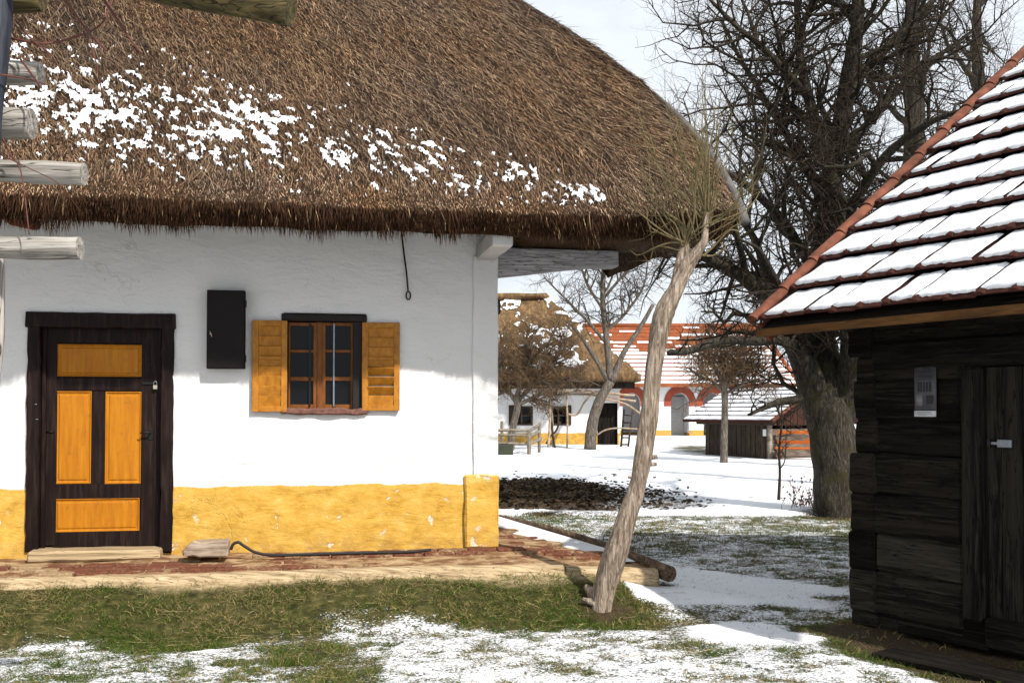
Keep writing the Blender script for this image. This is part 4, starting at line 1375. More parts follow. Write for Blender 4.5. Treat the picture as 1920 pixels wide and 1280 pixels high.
def poster():
    x0, zt = bp(1716, 689, .03); x1, zb = bp(1758, 781, .03)
    o = thing('paper_notice', 'printed paper notice pinned to the dark log barn wall beside its door', 'notice', bworld((x0 + x1) / 2, -.04, zb), BA)
    w, h = x1 - x0, zt - zb
    paper = plain('grey_printed_paper', (.06, .06, .066), .6, var=.35, scale=9, bump=.05)
    white = plain('white_paper', (.55, .55, .57), .6, var=.05, scale=9, bump=.05)
    ink = plain('black_print', (.012, .012, .014), .6, var=.1)
    pale = plain('pale_print', (.14, .14, .145), .6, var=.25, scale=30)
    def sheet(name, xa, xb, za, zb_, mat, dy=0.0):
        V = []; F = []; n = 6
        for j in range(2):
            for i in range(n + 1):
                f = i / n; x = xa + (xb - xa) * f
                V.append((x, dy - .010 * math.sin(f * math.pi), za + (zb_ - za) * j))
        for i in range(n): F.append((i, i + 1, n + 2 + i, n + 1 + i))
        me = mesh_pd(name, V, F, mat, True)
        ob = link(name, me, None, o); md = ob.modifiers.new('thick', 'SOLIDIFY'); md.thickness = .0008
        return ob
    sheet('sheet', -w / 2, w / 2, h * .135, h, paper)
    sheet('white_strip', -w / 2 - .004, w / 2 - .004, 0, h * .122, white)
    sheet('photo_print', -w * .44, w * .02, h * .22, h * .46, pale, -.002)
    def bar(za, hh, xa, xb): return ((xa * w, -.0135, za * h), (xb * w, -.012, (za + hh) * h))
    boxes('heading_print', [bar(.955, .022, -.1, .25), bar(.89, .032, -.28, .25), bar(.835, .012, -.28, .2), bar(.79, .03, -.25, .34), bar(.745, .01, -.3, .3)] +
          [bar(.50, .20, -.3 + .13 * k, -.3 + .13 * k + .075) for k in range(5)] + [bar(.26, .16, .1, .38)], ink, o, bev=0, amp=0)
    boxes('strip_print', [bar(.085, .006, -.35, .3), bar(.055, .006, -.35, .36), bar(.03, .004, -.3, .1)], ink, o, bev=0, amp=0)
poster()
def barn_bits():
    p = on_ground(1790, 1252, .03)
    o = box('old_plank', (-.55, -.14, 0), (.75, .14, .045), W_DARK_X, None, bev=.01, amp=.01, cuts=8)
    o.location = (p.x + .05, p.y + .02, gz1(p.x, p.y) + .002); o.rotation_euler = (0, 0, BA + .12)
    tag(o, 'broad weathered plank lying on bare soil in front of the barn door', 'plank')
    p = on_ground(1703, 1228, .02)
    o = link('brick_fragment', bm_mesh('brick_fragment', rbox_bm((-.05, -.035, 0), (.06, .035, .035), bev=.012, amp=.012, sc=18, cuts=2), BRICK), None, None, loc=(p.x, p.y, gz1(p.x, p.y)), rot=(0, 0, .4))
    tag(o, 'small red brick fragment lying on dark soil below the notice', 'brick')
barn_bits()

# ------------------------------------------------------------------ pole rack at the upper left
def rack():
    o = thing('log_rack', 'weathered post with log pegs poking in at the upper left', 'rack', at(-40, 700, 4.6))
    base = o.location.copy()
    def L(p): return p - base
    def peg(px0, py0, px1, py1, Y, w_px, mat, Yend=None, rough=.10):
        a = at(px0, py0, Y); b = at(px1, py1, Yend or Y)
        r = w_px * .5 * Y / FPX
        P = [L(a + (b - a) * (k / 12)) for k in range(13)]
        tb = Tubes(); tb.add(P, [r * (1 + .03 * math.sin(k)) for k in range(13)], 16, True, rough=rough, ridge=.10, seed=random.uniform(0, 50))
        ob = tb.build('peg', mat, o)
        for p in ob.data.polygons:
            if len(p.vertices) > 4: p.use_smooth = False
    greyolive = W_GREY_X
    peg(-70, 463, 150, 465, 4.5, 42, W_GREY_X, rough=.16)
    peg(-70, 318, 158, 327, 4.6, 42, W_GREY_X)
    peg(-70, 231, 60, 233, 4.6, 56, W_GREY_X)
    peg(-70, 135, 76, 138, 4.6, 46, W_GREY_X)
    peg(-70, 6, 80, 4, 4.6, 40, W_OLIVE_X)
    peg(-30, -86, 545, 22, 4.4, 56, W_OLIVE_X, 4.2)
    dark = wood('blue_black_post', (.012, .014, .02), (.03, .034, .045), (.07, .075, .09), (8, 8, .6), 5)
    def post(pts, Y, w, mat):
        P = smooth_path([L(at(px, py, Y)) for px, py in pts], 8)
        r = w * .5 * Y / FPX
        tb = Tubes(); tb.add(P, r, 14, True, rough=.06, ridge=.06, seed=3.3); tb.build('post', mat, o)
    post([(-14, -120), (-6, 0), (-14, 110), (-28, 240), (-40, 480)], 4.45, 58, dark)
    pg = wood('grey_weathered_pole', (.2, .17, .15), (.40, .36, .33), (.6, .56, .53), (9, 9, .8), 4, crack=.03, var=.1, bump=.8)
    b = on_ground(-40, 1300, 0)
    zb = gz1(b.x, 4.6)
    ptop = at(-6, 478, 4.62)
    P = [L(ptop), L(at(-9, 560, 4.62)), L(at(-10, 640, 4.62)), L(at(-24, 800, 4.62)), L(Vector((at(-60, 1200, 4.62).x, 4.62, zb - .05)))]
    tb = Tubes(); tb.add(smooth_path(P, 8), .037, 14, True, rough=.10, ridge=.1, seed=9); tb.build('post', pg, o)
    # the tall post carries on down to the ground beside it
    tb = Tubes(); tb.add([L(at(-40, 480, 4.45)), L(Vector((at(-80, 1200, 4.45).x, 4.45, zb - .05)))], .06, 12); tb.build('post', dark, o)
rack()
def vines():
    m = plain('red_brown_twig', (.10, .03, .02), .7, var=.3)
    tb = Tubes()
    def v(pts, Y, r0, r1):
        P = smooth_path([at(px, py, Y + random.uniform(-.1, .1)) for px, py in pts], 6)
        n = len(P)
        tb.add(P, [(r0 + (r1 - r0) * k / n) for k in range(n)], 5)
    v([(105, -20), (140, 25), (165, 60), (200, 95)], 4.4, .006, .004)
    v([(180, -20), (215, 30), (245, 75), (265, 100)], 4.3, .0065, .004)
    v([(20, 72), (80, 82), (140, 70), (190, 45), (215, -10)], 4.5, .005, .004)
    v([(160, 60), (172, 90), (185, 140), (195, 200)], 4.4, .004, .0025)
    v([(30, 40), (60, 75), (100, 108), (130, 170)], 4.5, .004, .0025)
    v([(38, 110), (60, 140), (78, 165)], 4.4, .005, .004)
    v([(5, 260), (20, 290), (40, 325), (55, 440)], 4.4, .004, .0025)
    v([(0, 290), (60, 318), (110, 345), (150, 395)], 4.4, .0022, .0015)
    v([(470, -20), (478, 40), (484, 90)], 4.2, .003, .0018)
    v([(0, 140), (50, 148), (90, 160)], 4.4, .004, .0025)
    o = tb.build('climbing_vine', m)
    tag(o, 'bare reddish vine twigs trailing round the log pegs at upper left', 'vine')
vines()

# ------------------------------------------------------------------ trees
def bark(name, dark, mid, light, scale=5, moss=None, bump=1.0, stretch=(5, 5, .9), dist=.03):
    m, t, b = new_mat(name)
    v = vec_scaled(t, stretch, rnd=False)
    f = noise_node(t, v, scale, 7, .68, .8)
    c = ramp(t, f, [(.32, dark), (.5, mid), (.68, light)])
    if moss:
        g = noise_node(t, vec_scaled(t, (1, 1, 1), rnd=False), 3.5, 5, .7)
        c = mixc(t, smap(t, g, .52, .64), c, moss)
    t.links.new(c, b.inputs['Base Color'])
    b.inputs['Roughness'].default_value = .92; b.inputs['Specular IOR Level'].default_value = .12
    set_bump(t, b, f, bump, dist)
    return m
BARK_BIG = bark('dark_fissured_bark', (.012, .010, .008), (.042, .036, .028), (.11, .095, .075), 7, moss=(.045, .04, .018))
BARK_TWIG = plain('dark_twig_bark', (.040, .030, .022), .9, var=.3, spec=.1)
BARK_DEAD = bark('pale_dead_bark', (.05, .032, .022), (.31, .24, .18), (.56, .47, .38), 6, stretch=(7, 7, .9), dist=.035)
BARK_OLIVE = plain('olive_sucker_bark', (.15, .12, .06), .85, var=.35, spec=.15)
BARK_GREY = bark('grey_orchard_bark', (.035, .028, .022), (.12, .10, .08), (.25, .215, .18), 6)
TWIG_BROWN = plain('brown_twig_bark', (.13, .082, .045), .9, var=.35, spec=.1)

class Tree:
    def __init__(s, seed): s.R = random.Random(seed); s.limb = Tubes(); s.twig = Tubes(); s.n = 0
    def rv(s):
        return Vector((s.R.gauss(0, 1), s.R.gauss(0, 1), s.R.gauss(0, 1)))
    def along(s, P, Rr, lvl, cfg):
        """side branches along a path"""
        c = cfg[lvl] if lvl < len(cfg) else None
        if not c: return
        R = s.R
        tot = sum((P[i + 1] - P[i]).length for i in range(len(P) - 1))
        step = c['step']; pos = c.get('start', .15) * tot + R.uniform(0, step)
        acc = 0; i = 0
        while pos < tot:
            while i < len(P) - 2 and acc + (P[i + 1] - P[i]).length < pos:
                acc += (P[i + 1] - P[i]).length; i += 1
            seg = P[i + 1] - P[i]
            q = P[i] + seg * max(0, min(1, (pos - acc) / max(1e-6, seg.length)))
            t = seg.normalized()
            f = pos / tot
            side = s.rv(); side = side - t * side.dot(t)
            if side.length < 1e-4: side = Vector((0, 0, 1))
            side.normalize()
            d = (t * c.get('fwd', .5) + side * 1.0 + Vector((0, 0, c.get('up', .25)))).normalized()
            L = R.uniform(*c['len']) * (1 - c.get('taper', .45) * f)
            r = min(c['rad'], (Rr[i] if hasattr(Rr, '__len__') else Rr) * .65) * R.uniform(.75, 1.1)
            s.grow(q, d, L, r, lvl, cfg)
            pos += step * R.uniform(.55, 1.5)
    def grow(s, p, d, L, r, lvl, cfg):
        c = cfg[lvl]; R = s.R
        n = c.get('n', 4); P = [p.copy()]; Rr = [r]
        w = c.get('wander', .25)
        for k in range(n):
            d = (d + s.rv() * w + Vector((0, 0, c.get('trop', .03)))).normalized()
            P.append(P[-1] + d * (L / n)); Rr.append(r * (1 - (k + 1) / n * .78))
        (s.limb if lvl == 0 and c.get('limb', True) else s.twig).add(P, Rr, c.get('sides', 3), False)
        s.n += 1
        s.along(P, Rr, lvl + 1, cfg)
    def main(s, pts, rads, n=5, sides=10, cfg=None, rough=.12, ridge=.12, lvl=0, wob=.0):
        P = smooth_path(pts, n); Rr = lerp_list(rads, n)
        if wob:
            for k in range(1, len(P)): P[k] = P[k] + mnoise.noise_vector(P[k] * 1.3) * wob
        s.limb.add(P, Rr, sides, True, rough=rough, ridge=ridge, seed=s.R.uniform(0, 50))
        if cfg: s.along(P, Rr, lvl, cfg)
        return P, Rr

def tree_thing(name, label, loc, T, trunkmat, twigmat, group=None, cat='tree', trunk=None):
    o = thing(name, label, cat, loc, 0, group)
    off = Vector(loc)
    for tb in (T.limb, T.twig) + ((trunk,) if trunk else ()): tb.V = [v - off for v in tb.V]
    if trunk: trunk.build('trunk', trunkmat, o)
    if T.limb.F: T.limb.build('limbs' if trunk else 'trunk', trunkmat if trunk else trunkmat, o, kind=None)
    if T.twig.F: T.twig.build('twigs', twigmat, o, kind='stuff')
    return o

def path_px(lst): return [at(*p) for p in lst]

def big_tree():
    T = Tree(4)
    trunk = Tubes()
    Y = 16.6
    zb = gz1(5.0, 16.6)
    pts = [at(1578, 985, Y), at(1574, 950, Y), at(1566, 880, Y), at(1560, 810, Y), at(1558, 765, Y), at(1557, 725, Y)]
    P = smooth_path(pts, 6); trunk.add(P, lerp_list([.47, .40, .345, .33, .30, .12], 6), 22, True, rough=.10, ridge=.14, seed=2)
    cfg = [dict(step=.25, len=(1.1, 2.8), rad=.05, n=6, wander=.34, trop=.06, up=.2, fwd=.55, sides=5, taper=.35, start=.10),
           dict(step=.19, len=(.5, 1.25), rad=.018, n=4, wander=.38, trop=.03, up=.2, fwd=.5, sides=4, start=.08),
           dict(step=.115, len=(.25, .7), rad=.0075, n=3, wander=.40, up=.25, fwd=.55, sides=3, start=.06),
           dict(step=.20, len=(.10, .30), rad=.0052, n=1, wander=.3, up=.3, sides=3, start=.3)]
    cfg_low = [dict(step=.33, len=(.5, 1.3), rad=.018, n=5, wander=.34, trop=.08, up=.5, sides=4, start=.3), cfg[2]]
    big = dict(step=1.7, len=(2.2, 4.2), rad=.075, n=7, wander=.22, trop=.06, up=.3, fwd=.5, sides=6, taper=.4, start=.22)
    def M(l, r, low=False, **k):
        P, Rr = T.main(path_px(l), [v * .80 for v in r], cfg=cfg_low if low else cfg, wob=.06, **k)
        if l[-1][1] < 200: T.along(P, Rr, 0, [big] + cfg)
    M([(1556, 815, Y), (1542, 765, Y), (1513, 700, Y), (1492, 655, Y), (1474, 605, Y - .1), (1445, 562, Y - .4), (1400, 525, Y - .7), (1350, 495, Y - 1), (1290, 474, Y - 1.2), (1225, 478, Y - 1.4)], [.34, .31, .265, .23, .21, .18, .14, .10, .07, .03], n=5)
    M([(1562, 810, Y), (1560, 750, Y), (1546, 660, Y + .2), (1538, 540, Y + .3), (1548, 420, Y + .3), (1566, 300, Y), (1592, 170, Y - .2), (1606, 20, Y - .4), (1612, -160, Y - .5)], [.36, .33, .28, .24, .20, .19, .165, .13, .07])
    M([(1570, 810, Y), (1582, 745, Y), (1602, 640, Y - .3), (1592, 500, Y - .5), (1572, 390, Y - .4), (1540, 260, Y - .2), (1505, 130, Y), (1490, -40, Y + .3)], [.34, .29, .24, .20, .15, .12, .09, .05])
    M([(1488, 650, Y - .1), (1456, 634, Y - .5), (1405, 636, Y - 1.0), (1350, 643, Y - 1.5), (1300, 655, Y - 1.9), (1252, 664, Y - 2.2)], [.11, .10, .085, .072, .06, .045], low=True)
    M([(1540, 540, Y + .3), (1500, 468, Y), (1455, 402, Y - .4), (1400, 345, Y - .8), (1335, 305, Y - 1.2), (1262, 268, Y - 1.5)], [.12, .10, .085, .07, .05, .025])
    M([(1552, 400, Y + .3), (1505, 300, Y + .6), (1450, 215, Y + .9), (1400, 130, Y + 1.0), (1350, 40, Y + 1.1)], [.11, .09, .07, .05, .03])
    M([(1570, 420, Y - .3), (1630, 335, Y - .8), (1690, 265, Y - 1.2), (1760, 220, Y - 1.6), (1850, 190, Y - 2)], [.11, .09, .075, .055, .03])
    M([(1590, 600, Y - .3), (1650, 500, Y + .3), (1700, 420, Y + .8), (1770, 330, Y + 1.2), (1860, 240, Y + 1.6)], [.11, .10, .08, .06, .03])
    M([(1474, 610, Y - .1), (1432, 505, Y + .4), (1402, 430, Y + .9), (1345, 380, Y + 1.3), (1275, 350, Y + 1.6)], [.10, .085, .07, .05, .025])
    M([(1594, 170, Y - .2), (1660, 90, Y + .2), (1730, 20, Y + .6), (1800, -60, Y + .9)], [.10, .08, .06, .03])
    M([(1572, 290, Y), (1640, 215, Y + .6), (1725, 130, Y + 1.0), (1820, 60, Y + 1.3)], [.10, .08, .06, .03])
    M([(1520, 190, Y - .1), (1450, 110, Y - .5), (1390, 60, Y - .8), (1310, -20, Y - 1.1)], [.08, .07, .05, .025])
    M([(1400, 525, Y - .7), (1385, 455, Y - 1.2), (1370, 410, Y - 1.4), (1330, 360, Y - 1.6)], [.07, .06, .045, .02])
    M([(1545, 640, Y + .2), (1495, 590, Y - .6), (1450, 520, Y - 1.2), (1425, 470, Y - 1.4), (1385, 445, Y - 1.6)], [.09, .07, .055, .04, .02])
    # the low stub at the left foot of the fork
    T.main(path_px([(1500, 745, Y - .3), (1465, 752, Y - .6), (1440, 762, Y - .8), (1405, 778, Y - 1.0)]), [.07, .055, .04, .02], cfg=cfg[1:], wob=.03)
    loc = Vector((5.0, 16.6, zb))
    o = tree_thing('old_tree', 'huge old bare tree with dark forked trunk rising left of the barn', loc, T, BARK_BIG, BARK_TWIG, trunk=trunk)
    print('big tree', T.n, len(T.twig.F))
big_tree()

def back_tree(px, Y, lab, seed, lean=0, h=-140, r=.24):
    T = Tree(seed); trunk = Tubes()
    b = at(px - lean, 900, Y); zb = gz1(b.x, Y)
    pts = [Vector((b.x, Y, zb - .1)), at(px - lean * .5, 600, Y), at(px, 380, Y), at(px + 3, 200, Y), at(px - 4, 60, Y), at(px + 6, h, Y)]
    P = smooth_path(pts, 6); Rr = lerp_list([r * 1.2, r, r * .9, r * .75, r * .55, r * .2], 6)
    trunk.add(P, Rr, 12, True, rough=.1, ridge=.1, seed=seed)
    cfg = [dict(step=.42, len=(1.4, 3.6), rad=.075, n=6, wander=.26, trop=.07, up=.35, fwd=.4, sides=5, taper=.3, start=.36),
           dict(step=.28, len=(.6, 1.4), rad=.022, n=4, wander=.32, trop=.03, up=.25, sides=3, start=.12),
           dict(step=.19, len=(.3, .75), rad=.0095, n=3, wander=.34, up=.25, sides=3, start=.1)]
    T.along(P, Rr, 0, cfg)
    tree_thing('bare_tree', lab, (b.x, Y, zb), T, BARK_BIG, BARK_TWIG, trunk=trunk)
    print('back tree', T.n, len(T.twig.F))
back_tree(1712, 20.5, 'tall straight bare tree standing behind the snowy barn roof', 21, -6)
back_tree(1835, 24.0, 'bare tree farther back at the right above the barn verge', 33, 10, r=.2)

# the leaning dead trunk in front of the house corner
def leaning():
    T = Tree(9); trunk = Tubes()
    Y = 8.35
    pts = [(1126, 1158, Y), (1128, 1130, Y), (1146, 1060, Y), (1179, 960, Y), (1198, 900, Y), (1207, 840, Y), (1215, 790, Y), (1224, 700, Y), (1237, 620, Y), (1248, 580, Y), (1269, 540, Y), (1287, 500, Y), (1307, 472, Y - .02), (1320, 452, Y - .03), (1323, 420, Y - .03), (1327, 398, Y - .03)]
    wpx = [44, 40, 44, 38, 33, 33, 33, 33, 35, 35, 31, 29, 20, 15, 12, 9]
    P = smooth_path(path_px(pts), 9); Rr = lerp_list([w * .47 * Y / FPX for w in wpx], 9)
    tb = trunk
    tb.add(P, Rr, 36, True, rough=.14, ridge=.24, seed=5.5, twist=.045)
    # flared foot, a dark broken root stub, knots
    T2 = trunk
    T2.add(path_px([(1122, 1128, Y + .02), (1108, 1108, Y + .06), (1098, 1098, Y + .1)]), [.05, .04, .018], 8, rough=.3)
    T2.add(path_px([(1128, 1120, Y + .02), (1112, 1130, Y - .02), (1092, 1122, Y - .03)]), [.05, .034, .014], 8, rough=.3)
    for q in ((1216, 858, 1232, 856, .016), (1214, 870, 1231, 870, .015), (1190, 896, 1178, 894, .010), (1207, 745, 1228, 742, .012)):
        T2.add(path_px([(q[0], q[1], Y), (q[2], q[3], Y - .03)]), [q[4] * 1.2, q[4]], 7, rough=.2)
    # fork on the left under the pollard head
    T2.add(smooth_path(path_px([(1262, 560, Y), (1272, 510, Y + .03), (1280, 478, Y + .05), (1286, 455, Y + .06)]), 5), lerp_list([.05, .046, .042, .035], 5), 12, rough=.25, ridge=.2)
    cfg = [dict(step=.12, len=(.15, .5), rad=.0033, n=3, wander=.3, trop=.10, up=.5, fwd=.8, sides=3, start=.3, limb=False),
           dict(step=.13, len=(.06, .16), rad=.0022, n=2, wander=.3, up=.5, fwd=.8, sides=3, start=.2)]
    R = T.R
    def sucker(px0, py0, px1, py1, r, dy=0.0):
        a = at(px0, py0, Y + .03); b = at(px1, py1, Y + dy)
        mid = (a + b) / 2 + Vector(((b.x - a.x) * .18, R.uniform(-.05, .05), 0)) + T.rv() * .025
        q1 = a.lerp(mid, .5) + T.rv() * .022; q2 = mid.lerp(b, .5) + T.rv() * .04
        P = smooth_path([a, q1, mid, q2, b], 3)
        n = len(P); Rr = [r * (1 - .8 * k / n) for k in range(n)]
        T.limb.add(P, Rr, 5, False)
        T.along(P, Rr, 0, cfg)
    heads = [(1284, 465), (1290, 450), (1322, 425), (1327, 410), (1312, 470)]
    for k in range(42):
        h = heads[k % 5]
        x1 = R.gauss(1318, 85); y1 = R.uniform(90, 340) + abs(x1 - 1305) * .5
        x1 = max(1195, min(1440, x1))
        sucker(h[0] + R.uniform(-6, 6), h[1], x1, y1, R.uniform(.004, .009), R.uniform(-.5, .45))
    for x1, y1 in ((1205, 320), (1225, 330), (1180, 380), (1200, 290), (1240, 270), (1215, 350), (1165, 340)):
        sucker(1284, 455, x1, y1, R.uniform(.007, .011), R.uniform(-.3, .1))
    for x0, y0, x1, y1, r in ((1310, 485, 1350, 455, .013), (1318, 480, 1385, 400, .010), (1285, 455, 1180, 468, .010), (1275, 470, 1205, 475, .008), (1327, 410, 1330, 170, .012), (1325, 430, 1270, 235, .016), (1328, 400, 1345, 230, .011)):
        sucker(x0, y0, x1, y1, r, .05)
    b = at(1130, 1150, Y)
    o = thing('leaning_tree', 'leaning dead pale trunk with olive suckers before the house corner', 'tree', (b.x, b.y, gz1(b.x, b.y)))
    off = o.location.copy()
    for q in (trunk, T.limb, T.twig): q.V = [v - off for v in q.V]
    trunk.build('trunk', BARK_DEAD, o)
    T.limb.build('suckers', BARK_OLIVE, o)
    T.twig.build('twigs', BARK_OLIVE, o, kind='stuff')
leaning()

def orchard(name, label, base, mains, seed, cfg, trunkmat=BARK_GREY, twigmat=TWIG_BROWN, group=None):
    T = Tree(seed); trunk = None
    for l, r, grow_ in mains:
        T.main(path_px(l), r, cfg=cfg if grow_ else None, sides=8, rough=.12)
    b = Vector(base)
    return tree_thing(name, label, b, T, trunkmat, twigmat, group)
cfgS = [dict(step=.06, len=(.55, 1.6), rad=.03, n=5, wander=.32, trop=.05, up=.2, fwd=.5, sides=4, taper=.3, start=.1),
        dict(step=.085, len=(.3, .8), rad=.014, n=3, wander=.36, up=.2, fwd=.5, sides=3, start=.08),
        dict(step=.075, len=(.15, .45), rad=.011, n=2, wander=.3, up=.2, sides=3, start=.05)]
Y = 29.0
orchard('orchard_tree', 'small round crowned bare tree with straight trunk in front of the arcaded house', (at(1358, 868, Y).x, Y, gz1(at(1358, 868, Y).x, Y)),
        [([(1357, 876, Y), (1358, 820, Y), (1359, 760, Y), (1357, 715, Y)], [.11, .095, .09, .085], False),
         ([(1358, 725, Y), (1340, 690, Y), (1318, 665, Y), (1290, 650, Y)], [.06, .05, .035, .02], True),
         ([(1358, 722, Y), (1356, 690, Y), (1352, 660, Y), (1350, 640, Y)], [.06, .05, .035, .02], True),
         ([(1357, 735, Y), (1380, 700, Y), (1405, 680, Y), (1432, 690, Y)], [.06, .05, .035, .02], True),
         ([(1358, 720, Y), (1375, 685, Y), (1392, 660, Y), (1400, 645, Y)], [.06, .05, .035, .02], True),
         ([(1357, 735, Y), (1335, 715, Y), (1310, 705, Y), (1292, 690, Y)], [.05, .04, .03, .02], True),
         ([(1357, 740, Y), (1390, 722, Y), (1420, 715, Y), (1450, 725, Y)], [.05, .04, .03, .02], True)], 51, cfgS)
Y = 35.5
b = at(958, 852, Y)
orchard('orchard_tree', 'dense brown shrubby tree before the far thatched roof beside the grey fence', (b.x, Y, gz1(b.x, Y)),
        [([(956, 856, Y), (960, 810, Y), (970, 765, Y), (966, 742, Y)], [.13, .12, .11, .10], False),
         ([(968, 755, Y), (945, 715, Y), (938, 670, Y), (940, 620, Y)], [.08, .06, .05, .02], True),
         ([(967, 750, Y), (978, 710, Y), (985, 660, Y), (990, 610, Y)], [.09, .07, .05, .02], True),
         ([(967, 755, Y), (1005, 715, Y), (1040, 680, Y), (1060, 630, Y)], [.09, .07, .05, .02], True),
         ([(970, 760, Y), (1020, 735, Y), (1060, 712, Y), (1095, 690, Y)], [.07, .06, .04, .02], True),
         ([(978, 705, Y), (1000, 670, Y), (1030, 640, Y), (1050, 600, Y)], [.06, .05, .03, .02], True),
         ([(966, 745, Y), (930, 720, Y), (915, 700, Y), (905, 670, Y)], [.06, .05, .03, .02], True)], 52, cfgS)
Y = 36.5
b = at(1108, 836, Y)
cfgF = [dict(step=.16, len=(.8, 2.2), rad=.04, n=5, wander=.3, trop=.06, up=.3, fwd=.5, sides=4, taper=.3, start=.25),
        dict(step=.16, len=(.4, 1.1), rad=.016, n=3, wander=.34, up=.2, sides=3, start=.1),
        dict(step=.13, len=(.2, .6), rad=.0105, n=2, wander=.3, up=.2, sides=3, start=.05)]
orchard('orchard_tree', 'three forked grey tree leaning beside the far black doorway', (b.x, Y, gz1(b.x, Y)),
        [([(1106, 842, Y), (1110, 800, Y), (1122, 755, Y), (1145, 715, Y)], [.20, .19, .17, .16], False),
         ([(1143, 720, Y), (1115, 670, Y), (1085, 625, Y), (1060, 600, Y)], [.10, .08, .06, .03], False),
         ([(1145, 716, Y), (1138, 640, Y), (1130, 560, Y), (1132, 480, Y), (1120, 420, Y)], [.13, .11, .09, .07, .03], True),
         ([(1146, 718, Y), (1170, 660, Y), (1200, 615, Y), (1225, 570, Y)], [.12, .09, .08, .06], False),
         ([(1136, 620, Y), (1170, 590, Y), (1205, 540, Y), (1215, 490, Y)], [.06, .05, .035, .02], True),
         ([(1134, 640, Y), (1100, 600, Y), (1060, 560, Y), (1020, 520, Y)], [.06, .05, .035, .02], True),
         ([(1133, 500, Y), (1150, 460, Y), (1160, 430, Y)], [.05, .04, .02], True),
         ([(1131, 560, Y), (1165, 520, Y), (1195, 490, Y), (1230, 455, Y)], [.05, .045, .03, .02], True),
         ([(1130, 580, Y), (1100, 530, Y), (1085, 480, Y), (1075, 440, Y)], [.05, .045, .03, .02], True)], 53, cfgF, twigmat=BARK_TWIG)
# slim young tree on the snow and the dry weed clump beside it
Y = 18.4
b = at(1460, 935, Y)
cfgY = [dict(step=.14, len=(.25, .6), rad=.012, n=4, wander=.25, trop=.06, up=.6, sides=3, start=.35, limb=False),
        dict(step=.14, len=(.1, .25), rad=.006, n=2, wander=.3, sides=3, start=.2)]
T = Tree(61)
P, Rr = T.main(path_px([(1460, 938, Y), (1462, 890, Y), (1461, 840, Y), (1466, 790, Y), (1464, 740, Y)]), [.03, .024, .02, .016, .008], sides=6, cfg=cfgY)
T.main(path_px([(1462, 880, Y), (1472, 860, Y), (1474, 810, Y)]), [.012, .01, .006], sides=5, cfg=cfgY)
tree_thing('young_tree', 'slim leafless sapling standing alone on clean snow left of the big trunk', (b.x, Y, gz1(b.x, Y)), T, BARK_TWIG, BARK_TWIG)
def weeds():
    T = Tree(62); n = 46; Y = 17.4
    o = thing('dry_weed', 'reddish brown dry weed clump in snow at the big tree foot', 'weed', (at(1507, 955, Y).x, Y, gz1(at(1507, 955, Y).x, Y)))
    tb = Tubes(); V = []; F = []
    for k in range(n):
        a = Vector((o.location.x + T.R.gauss(0, .16), Y + T.R.gauss(0, .22), o.location.z - .02))
        h = T.R.uniform(.12, .62); d = Vector((T.R.gauss(-.1, .25), T.R.gauss(0, .2), 1)).normalized()
        p1 = a + d * h * .5 + T.rv() * .02; p2 = a + d * h + T.rv() * .05
        tb.add([a, p1, p2], [.005, .004, .003], 3, False)
        for j in range(4):
            q = a.lerp(p2, T.R.uniform(.35, 1)); e = T.rv().normalized() * .028; g = T.rv().normalized() * .022
            b_ = len(V); V += [q - g, q + e, q + g, q - e * .6]; F.append((b_, b_ + 1, b_ + 2, b_ + 3))
    off = o.location.copy(); tb.V = [v - off for v in tb.V]; V = [v - off for v in V]
    m = plain('dry_red_weed', (.16, .07, .05), .9, var=.4)
    tb.build('stems', m, o); link('dry_leaves', mesh_pd('dry_leaves', V, F, m), None, o, kind='stuff')
weeds()

